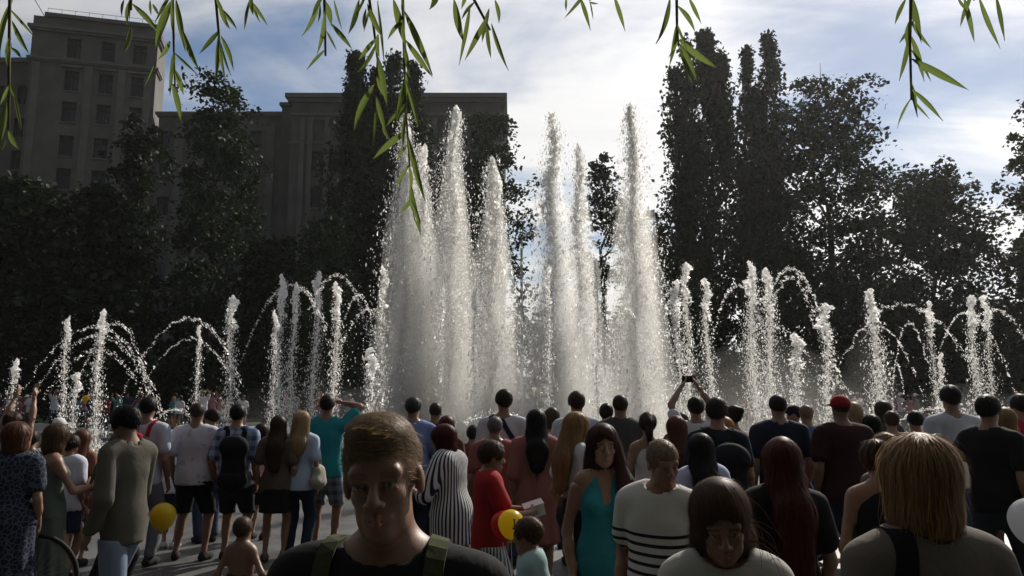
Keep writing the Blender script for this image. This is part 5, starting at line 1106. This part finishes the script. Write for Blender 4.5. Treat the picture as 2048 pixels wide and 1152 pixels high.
# ------------------------------------------------------------------ far side of the fountain: low terrace and its crowd
t_ = MB().box(-45, 45, 34, 46.9, -.02, .36).box(-45.2, 45.2, 33.6, 33.999, -.02, .18).build('far_terrace', varied('terrace_stone', (.24, .235, .225), .85, .2, 1.5)); t_['kind'] = 'structure'
def far_crowd():
    rnd = random.Random(12)
    tones = [('white', (.55, .56, .60)), ('pale blue', (.32, .38, .55)), ('red', (.25, .04, .04)), ('black', (.015, .015, .018)), ('pink', (.34, .17, .18)), ('grey', (.18, .18, .19)), ('navy', (.025, .03, .07)), ('orange', (.45, .18, .04)), ('turquoise', (.05, .2, .21))]
    kinds = [('m', 'short', DBR, 'short dark hair', ('down', 'down')), ('f', 'long', BRN, 'long brown hair', ('down', 'hold')), ('m', 'crop', BRN, 'cropped hair', ('hold', 'hold')), ('f', 'bob', BLOND, 'blond bob', ('down', 'down')),
             ('m', 'cap', DBR, 'a white cap', ('down', 'salute')), ('f', 'bun', AUB, 'auburn bun', ('front', 'front')), ('m', 'short', GRY, 'grey hair', ('up', 'up'))]
    temps = []
    for i, (sx, hk, hc, hn, ar) in enumerate(kinds):
        r = empty('person'); hair = (hk, hc, (.55, .55, .55)) if hk == 'cap' else (hk, hc)
        person(0, 0, 0, 0, '', sx, 1.05, arms=ar, hair=hair, top=('tee', (.3, .3, .3)), bottom=('trousers', (.04, .045, .06)) if i % 2 == 0 else ('skirt', (.06, .05, .06)), H=1.66 if sx == 'f' else 1.77, root=r, h=.036, hands=False, nstr=0, seed=i + 40)
        temps.append([r, False])
    us = [rnd.uniform(-10, 430) for _ in range(34)] + [rnd.uniform(430, 760) for _ in range(16)] + [rnd.uniform(1040, 1340) for _ in range(10)] + [rnd.uniform(1340, 1700) for _ in range(18)] + [rnd.uniform(1700, 2060) for _ in range(26)]
    for n, u in enumerate(us):
        k = rnd.randrange(len(temps)) if n >= len(temps) else n; d = rnd.uniform(34.5, 42); x = P(u, HOR, d).x; r, used = temps[k]
        if used:
            nr = r.copy(); C.objects.link(nr)
            for ch in r.children:
                c = ch.copy(); C.objects.link(c); c.parent = nr
        else: nr = r; temps[k][1] = True
        nr.location = (x, d, .36); nr.rotation_euler = (0, 0, math.radians(180 + rnd.uniform(-40, 40))); s_ = rnd.uniform(.84, 1.05) * (.72 if rnd.random() < .14 else 1); nr.scale = (s_, s_, s_)
        cn, cc = rnd.choice(tones)
        for ch in nr.children:
            if ch.name.startswith('t_shirt'): ch.material_slots[0].link = 'OBJECT'; ch.material_slots[0].material = cloth_mat(cc)
        tag(nr, 'far spectator beyond the jets in %s top with %s' % (cn, kinds[k][3]) + (', arms raised' if k == 6 else ''), 'person', 'far crowd on the terrace beyond the fountain')
far_crowd()
# ------------------------------------------------------------------ balloons
def balloon(u, v, d, r, col, label, letters=False, rz=0.0):
    c = P(u, v, d); root = empty('balloon', (c.x, c.y, c.z - r * 1.25), rz); tag(root, label, 'balloon')
    m, nt, b, out = mat_nodes('balloon_rubber'); b.inputs['Base Color'].default_value = (*col, 1); b.inputs['Roughness'].default_value = .28
    tr = nt.nodes.new('ShaderNodeBsdfTranslucent'); tr.inputs[0].default_value = (*col, 1); mx = nt.nodes.new('ShaderNodeMixShader'); mx.inputs[0].default_value = .55
    nt.links.new(b.outputs[0], mx.inputs[1]); nt.links.new(tr.outputs[0], mx.inputs[2]); nt.links.new(mx.outputs[0], out.inputs[0])
    pf = [(r * math.sin(t) * (1 if t < 1.57 else 1 - .10 * (t - 1.57)), r * 1.25 + r * math.cos(t) * (1 if t < 1.57 else 1.22)) for t in np.linspace(.02, 3.08, 22)][::-1]
    MB().lathe((0, 0, 0), pf, 26).build('skin', m, root, True)
    MB().lathe((0, 0, .03 * r), [(.03 * r, .02 * r), (.06 * r, -.10 * r), (.11 * r, -.2 * r), (.02 * r, -.16 * r)], 10).build('knot', m, root, True)
    z0 = c.z - r * 1.25; MB().tube([(0, 0, -.12 * r), (.02, .01, -z0 * .5), (.0, .02, -z0 + .003)], .0022, 5).build('string', varied('string_white', (.5, .5, .5)), root)
    if letters:                                    # two dark upright letter shapes printed on the rubber
        lm = MB()
        for x0, st in ((.28, [((0, .5), (0, -.4)), ((0, -.4), (-.16, -.28)), ((.0, .5), (-.12, .46))]), (.62, [((0, .5), (0, -.35)), ((0, -.35), (.24, -.35)), ((.24, -.35), (.24, .5))])):
            for (xa, za), (xb, zb) in st:
                pp = []
                for t in np.linspace(0, 1, 7):
                    x, z = (x0 + xa + (xb - xa) * t) * r * .95, (za + (zb - za) * t) * r * .8
                    y = -math.sqrt(max(r * r * 1.0 - x * x - z * z * .8, .0001)) * 1.012; pp.append((x, y, z + r * 1.25))
                lm.tube(pp, r * .05, 6)
        lm.build('lettering', varied('print_ink', (.02, .018, .015), .6), root)
    return root
balloon(1022, 1046, 5.35, .088, (.80, .62, .02), 'yellow balloon with dark lettering beside the boy in red', True)
balloon(1006, 1047, 5.45, .085, (.55, .02, .015), 'red balloon tucked behind the lettered yellow one')
balloon(326, 1031, 8.0, .125, (.72, .56, .02), 'yellow balloon hanging low behind the olive jacket man')
balloon(172, 798, 36, .17, (.75, .55, .01), 'small yellow balloon floating above the far crowd')
balloon(2064, 1040, 5.6, .15, (.62, .62, .64), 'white balloon at knee height past the striding man')
# ------------------------------------------------------------------ bicycle, pram, lamp post
def bicycle():
    c = P(96, HOR, 6.35); root = empty('bicycle', (c.x, 6.35, 0), math.radians(4)); tag(root, 'black bicycle with bare wheel parked before the grey-green dress', 'bicycle')
    blk = varied('bike_black', (.012, .013, .013), .35, spec=.5); rub = varied('tyre_rubber', (.014, .014, .014), .8); st = varied('bike_steel', (.2, .2, .2), .3)
    def wheel(x):
        ring = lambda r, t, n=40: MB().tube([(r * math.cos(a), 0, r * math.sin(a)) for a in np.linspace(0, 2 * math.pi, n)], t, 7, False)
        o = ring(.335, .019).build('wheel', rub, root, True); o.location = (x, 0, .355); ring(.312, .011).build('rim', st, o, True); m = MB()
        for k in range(24): a = k * math.pi / 12; m.tube([(.02 * math.cos(a + .5), .02 * (-1) ** k, .02 * math.sin(a + .5)), (.305 * math.cos(a), 0, .305 * math.sin(a))], .0016, 4)
        m.build('spokes', st, o); MB().tube([(0, -.045, 0), (0, .045, 0)], .02, 10).build('hub', st, o)
    wheel(0); wheel(-1.05)
    T = lambda *p: p
    MB().tube([(-.60, 0, .30), (-.72, 0, .82)], .017, 8).tube([(-.70, 0, .76), (-.14, 0, .80)], .017, 8).tube([(-.60, 0, .30), (-.12, 0, .72)], .019, 8).tube([(-.60, 0, .30), (-1.05, .06, .355)], .011, 6).tube([(-.60, 0, .30), (-1.05, -.06, .355)], .011, 6).tube([(-.71, 0, .78), (-1.05, .06, .355)], .009, 6).tube([(-.71, 0, .78), (-1.05, -.06, .355)], .009, 6).tube([(-.15, 0, .86), (-.115, 0, .68)], .02, 8).build('frame', blk, root, True)
    MB().tube([(-.115, .05, .69), (-.03, .055, .45), (0, .055, .355)], .012, 6).tube([(-.115, -.05, .69), (-.03, -.055, .45), (0, -.055, .355)], .012, 6).build('fork', blk, root, True)
    MB().tube([(-.19, -.29, 1.0), (-.12, -.2, 1.02), (-.11, 0, 1.0), (-.12, .2, 1.02), (-.19, .29, 1.0)], .013, 8).tube([(-.15, 0, .86), (-.11, 0, 1.0)], .013, 8).build('handlebar', blk, root, True)
    f = solid([cone((-.86, 0, .93), (-.62, 0, .935), .075, .028, 1, .03)], .012); f.plane((0, 0, -1), -.915); to_obj('saddle', f.mesh(), blk, root); MB().tube([(-.72, 0, .80), (-.74, 0, .92)], .013, 8).build('seat_post', st, root)
    MB().tube([(-.60, -.07, .30), (-.52, -.075, .15)], .01, 6).tube([(-.60, .07, .30), (-.68, .075, .45)], .01, 6).box(-.56, -.48, -.15, -.08, .135, .155).box(-.72, -.64, .08, .15, .44, .46).build('crank', st, root)
    MB().tube([(-1.0, .08, .34), (-.93, .28, .0)], .008, 6).build('kickstand', st, root)
bicycle()
def pram():
    c = P(1688, HOR, 8.6); root = empty('pram', (c.x, 8.6, 0), math.radians(20)); tag(root, 'small black pram parked in front of the red cap man', 'pram')
    blk = varied('pram_fabric', (.013, .013, .016), .8); st = varied('bike_steel', (.2, .2, .2), .3); rub = varied('tyre_rubber', (.014, .014, .014), .8)
    for x, y in ((-.24, -.28), (.24, -.28), (-.2, .32), (.2, .32)):
        o = MB().tube([(0, .10 * math.cos(a), .10 * math.sin(a)) for a in np.linspace(0, 6.283, 24)], .018, 6, False).build('wheel', rub, root, True); o.location = (x, y, .118); MB().tube([(-.02, 0, 0), (.02, 0, 0)], .085, 12).build('rim', st, o)
    MB().tube([(-.24, -.28, .12), (-.22, .1, .5), (-.2, .48, 1.0), (.2, .48, 1.0), (.22, .1, .5), (.24, -.28, .12)], .012, 7).tube([(-.2, .32, .12), (-.22, -.1, .55)], .012, 7).tube([(.2, .32, .12), (.22, -.1, .55)], .012, 7).build('frame', st, root, True)
    f = solid([cone((0, -.22, .45), (0, .16, .45), .16, .17, 1, .05), cone((0, .16, .45), (0, .28, .78), .17, .15, .5, .05)], .02); to_obj('seat', f.mesh(), blk, root)
    f = solid([ell((0, .12, .80), (.20, .26, .18))], .02); f.plane((0, 0, -1), -.80); f.sub(ell((0, .05, .78), (.18, .24, .16))); to_obj('canopy', f.mesh(), blk, root)
pram()
def lamp_post():
    p0 = P(1043, 480, 32.5); root = empty('lamp_post', (p0.x, 32.5, 0)); tag(root, 'slim pale lamp post standing in the spray between the tall plumes', 'lamp post'); st = varied('post_paint', (.45, .44, .42), .5)
    MB().lathe((0, 0, 0), [(.14, 0), (.14, .5), (.075, .6), (.05, p0.z)], 12).build('mast', st, root, True)
    MB().tube([(0, 0, p0.z - .05), (0, 0, p0.z + .12), (.35, -.3, p0.z + .2)], .03, 8).build('arm', st, root, True); MB().box(.2, .62, -.42, -.2, p0.z + .16, p0.z + .24).build('lamp_head', st, root)
lamp_post()
# ------------------------------------------------------------------ willow overhead: twigs hang into the view
def willow():
    rnd = random.Random(31); lm = leaf_mat('willow_leaf', (.12, .16, .04), .58)
    LV = []
    for k in range(6):                              # six lance-shaped blades, folded at the midrib and curved
        n = 14; V = []; F = []; bend = (-.10, .06, .14, -.05, .2, 0)[k]; cv = (.05, -.06, .10, .02, -.10, .0)[k]
        for i in range(n + 1):
            t = i / n; w_ = .5 * (math.sin(math.pi * min(1, t * 1.02 + .02)) ** .8) * (1 - .35 * t) * 1.25 + (.02 if i < n else 0); x = cv * math.sin(math.pi * t) * 4; z = bend * math.sin(t * 2.2) * .5
            V += [(x - w_, t, z + .012 * w_), (x, t, z - .03), (x + w_, t, z + .012 * w_)]
            if i: b = (i - 1) * 3; F += [(b, b + 1, b + 4, b + 3), (b + 1, b + 2, b + 5, b + 4)]
        me = bpy.data.meshes.new('leaf'); me.from_pydata(V, [], F); me.polygons.foreach_set('use_smooth', np.ones(len(F), bool)); me.update(); me.materials.append(lm); LV.append(me)
    root = empty('willow_tree', (-3.6, -2.4, 0)); tag(root, 'weeping willow overhead with twigs of long narrow leaves hanging down', 'tree'); inv = Vector((3.6, 2.4, 0)); tw = varied('willow_twig', (.11, .10, .035), .7)
    L_ = lambda p: tuple(Vector(p) + inv)
    MB().tube([(0, 0, -.05), (.05, .02, .8), (.1, .1, 2.0), (.3, .2, 3.2), (.6, .5, 4.4)], [.34, .27, .23, .19, .12], 12).build('trunk', bark, root, True)
    b1 = [(-3.4, -2.3, 2.9), (-2.2, -.4, 3.7), (-.9, 1.2, 3.75), (.5, 1.9, 3.6), (1.9, 2.0, 3.45)]; b2 = [(-3.3, -2.2, 3.1), (-2.4, .2, 3.9), (-1.5, 1.7, 3.7)]
    MB().tube([L_(p) for p in b1], [.10, .075, .05, .035, .015], 8).build('bough', bark, root, True); MB().tube([L_(p) for p in b2], [.09, .06, .02], 8).build('bough', bark, root, True)
    rng = np.random.default_rng(5); cs = []
    for i in range(1000):                           # unseen foliage above and behind the viewer, added to block rear sky light
        x, y = rnd.uniform(-13, 12), rnd.uniform(-11, .9); rr_ = math.hypot((x + 1) / 12.5, (y + 4.5) / 7)
        if rr_ > 1: continue
        top_ = 4.2 + 5.2 * math.sqrt(1 - rr_ * rr_) * rnd.uniform(.8, 1.05); n = 40; low_ = 3.3 if y > -2.5 else rnd.uniform(1.2, 3.6)
        z = np.linspace(top_, low_, n) + rng.normal(size=n) * .05; cs.append(np.stack([x + .08 * rng.normal(size=n) + 3.6, y + .08 * rng.normal(size=n) + 2.4, z], 1))
    co = link('crown', leaves_mesh('crown', np.concatenate(cs), .30, rng, .3), lm, root); co['kind'] = 'stuff'
    def bough_pt(x):
        ps = b1
        for a, b in zip(ps, ps[1:]):
            if a[0] <= x <= b[0]: t = (x - a[0]) / (b[0] - a[0]); return Vector(a).lerp(Vector(b), t)
        return Vector(ps[-1])
    TW = [(1.5, [(20, -30), (18, 120), (17, 262)], [(24, 0, 4, 122, 11), (24, 42, 60, 110, 9), (23, 95, 45, 120, 7), (12, 205, 0, 290, 13), (17, 260, 38, 297, 9), (28, 185, 45, 270, 5), (12, 278, 1, 302, 6)]),
          (1.6, [(345, -25), (347, 60), (348, 110), (350, 172)], [(345, 0, 312, 102, 17), (352, 0, 370, 102, 12), (340, 82, 314, 122, 8), (348, 105, 396, 150, 6), (350, 140, 368, 190, 11), (345, 168, 365, 248, 12), (365, 60, 400, 142, 10), (313, 120, 286, 178, 4)]),
          (1.7, [(262, -20), (262, 20)], [(248, 0, 244, 32, 6), (260, 0, 256, 52, 8), (265, 8, 320, 70, 11), (300, 0, 302, 30, 5), (305, 8, 317, 30, 6), (262, 52, 248, 105, 9)]),
          (1.55, [(430, -20), (437, 60), (440, 100)], [(437, 5, 458, 56, 9), (440, 60, 398, 108, 9), (438, 68, 430, 166, 10), (442, 72, 468, 142, 9), (441, 85, 463, 152, 6)]),
          (1.8, [(503, -20), (500, 4)], [(500, 0, 536, 52, 7), (499, 0, 489, 60, 6), (503, 0, 521, 46, 6)]),
          (1.45, [(648, -25), (650, 50), (651, 112)], [(638, 0, 602, 72, 10), (650, 22, 632, 112, 9), (648, 0, 663, 52, 13), (663, 48, 705, 100, 10), (653, 62, 674, 102, 5), (668, 0, 683, 60, 5), (640, 8, 637, 42, 5)]),
          (1.5, [(735, -25), (748, 60), (755, 120), (752, 182)], [(718, 0, 698, 67, 10), (732, 18, 727, 56, 6), (735, 8, 766, 76, 11), (750, 78, 716, 122, 10), (755, 3, 770, 122, 6), (756, 68, 760, 118, 9), (755, 113, 779, 222, 13), (750, 168, 711, 264, 13), (752, 192, 773, 268, 10), (752, 212, 747, 292, 5), (765, 252, 782, 282, 7)]),
          (1.4, [(805, -25), (808, 100), (812, 220), (819, 330), (822, 400), (830, 442)], [(787, 0, 813, 98, 15), (809, 23, 868, 152, 14), (811, 80, 866, 156, 11), (809, 158, 791, 248, 9), (812, 162, 836, 262, 9), (814, 262, 744, 320, 13), (812, 218, 806, 302, 7), (816, 272, 852, 407, 11), (822, 372, 845, 447, 13), (824, 393, 799, 427, 9), (823, 400, 842, 456, 5), (830, 440, 841, 471, 6)]),
          (1.5, [(935, -25), (968, 36), (980, 60)], [(908, 0, 926, 84, 15), (870, -20, 858, 16, 13), (940, 12, 919, 132, 9), (975, 33, 929, 122, 11), (978, 18, 964, 84, 10), (983, 48, 1017, 140, 8), (990, 0, 998, 47, 8), (950, 3, 926, 37, 6)]),
          (1.6, [(1175, -30), (1180, 0)], [(1160, -5, 1183, 62, 9), (1228, -8, 1251, 62, 9), (1133, -5, 1132, 23, 5), (1178, 4, 1197, 7, 4), (1180, 2, 1187, 42, 3)]),
          (1.6, [(1353, -25), (1354, 50), (1357, 92)], [(1340, -4, 1311, 84, 10), (1355, 43, 1337, 138, 10), (1356, 12, 1391, 67, 9), (1378, -4, 1403, 48, 8), (1358, 80, 1437, 138, 13), (1357, 85, 1393, 162, 9), (1357, 92, 1386, 172, 7)]),
          (1.55, [(1822, -25), (1820, 90), (1823, 200)], [(1812, -3, 1790, 49, 8), (1826, -2, 1843, 88, 10), (1821, 38, 1814, 92, 9), (1820, 68, 1801, 160, 10), (1823, 73, 1850, 163, 11), (1824, 118, 1939, 181, 13), (1821, 148, 1836, 234, 5), (1823, 178, 1883, 242, 9), (1823, 195, 1796, 258, 5), (1824, 200, 1860, 238, 5)]),
          (1.7, [(1945, -30), (1948, 0)], [(1915, -5, 1941, 26, 6), (1928, -5, 1949, 87, 9), (1958, -5, 1999, 99, 9), (1992, -8, 2011, 84, 8)])]
    for d, stem, lv in TW:
        pts = [P(u, v, d + .03 * i) for i, (u, v) in enumerate(stem)]; top = bough_pt(pts[0].x); mid = pts[0].lerp(top, .55) + Vector((rnd.uniform(-.1, .1), 0, .25))
        pts = [top, mid] + pts; n = len(pts); base = top
        o = MB().tube([p - base for p in pts], [.007] + [.0045] + [max(.0012, .0034 - .0005 * i) for i in range(n - 2)], 6).build('twig', tw, root, True); o.location = base + inv
        extra = []
        for (ua, va), (ub, vb) in zip(stem, stem[1:]):              # smaller leaves between the large ones
            for _ in range(max(1, int(abs(vb - va) / 38))):
                t = rnd.random(); u_, v_ = ua + (ub - ua) * t, va + (vb - va) * t; an = rnd.uniform(-.75, .75); ll = rnd.uniform(38, 82)
                extra.append((u_, v_, u_ + ll * math.sin(an), v_ + ll * math.cos(an), rnd.uniform(5, 8.5)))
        for u0, v0, u1, v1, wd in lv + extra:
            dd = d + rnd.uniform(-.05, .06); a, b = P(u0, v0, dd), P(u1, v1, dd + rnd.uniform(-.04, .05)); ax = (b - a); ln = ax.length; yv = ax.normalized(); view = (a - Vector((0, 0, CAMH))).normalized()
            xv = yv.cross(view).normalized(); xv = Quaternion(yv, rnd.uniform(-.5, .5)) @ xv; zv = xv.cross(yv)
            w_ = wd * d / FPX * 1.0; me = rnd.choice(LV); l = link('leaf', me, None, o)
            l.matrix_local = Matrix.Translation(a - base) @ Matrix((xv * w_, yv * ln, zv * ln)).transposed().to_4x4()
            # petiole-side stub joins leaf foot to the stem
willow()
# ------------------------------------------------------------------ thin haze volume added to imitate veiling glare
def haze():
    m = bpy.data.materials.new('glare_haze'); m.use_nodes = True; N, L = m.node_tree.nodes, m.node_tree.links
    for n in list(N): N.remove(n)
    out = N.new('ShaderNodeOutputMaterial'); v = N.new('ShaderNodeVolumePrincipled'); L.new(v.outputs[0], out.inputs['Volume'])
    v.inputs['Color'].default_value = (.97, .97, .98, 1); v.inputs['Density'].default_value = .00016; v.inputs['Anisotropy'].default_value = .6
    o = MB().box(-110, 120, -40, 130, -1.0, 64).build('haze', m); tag(o, 'thin haze volume added over the square in place of veiling glare', 'haze', kind='stuff')
haze()
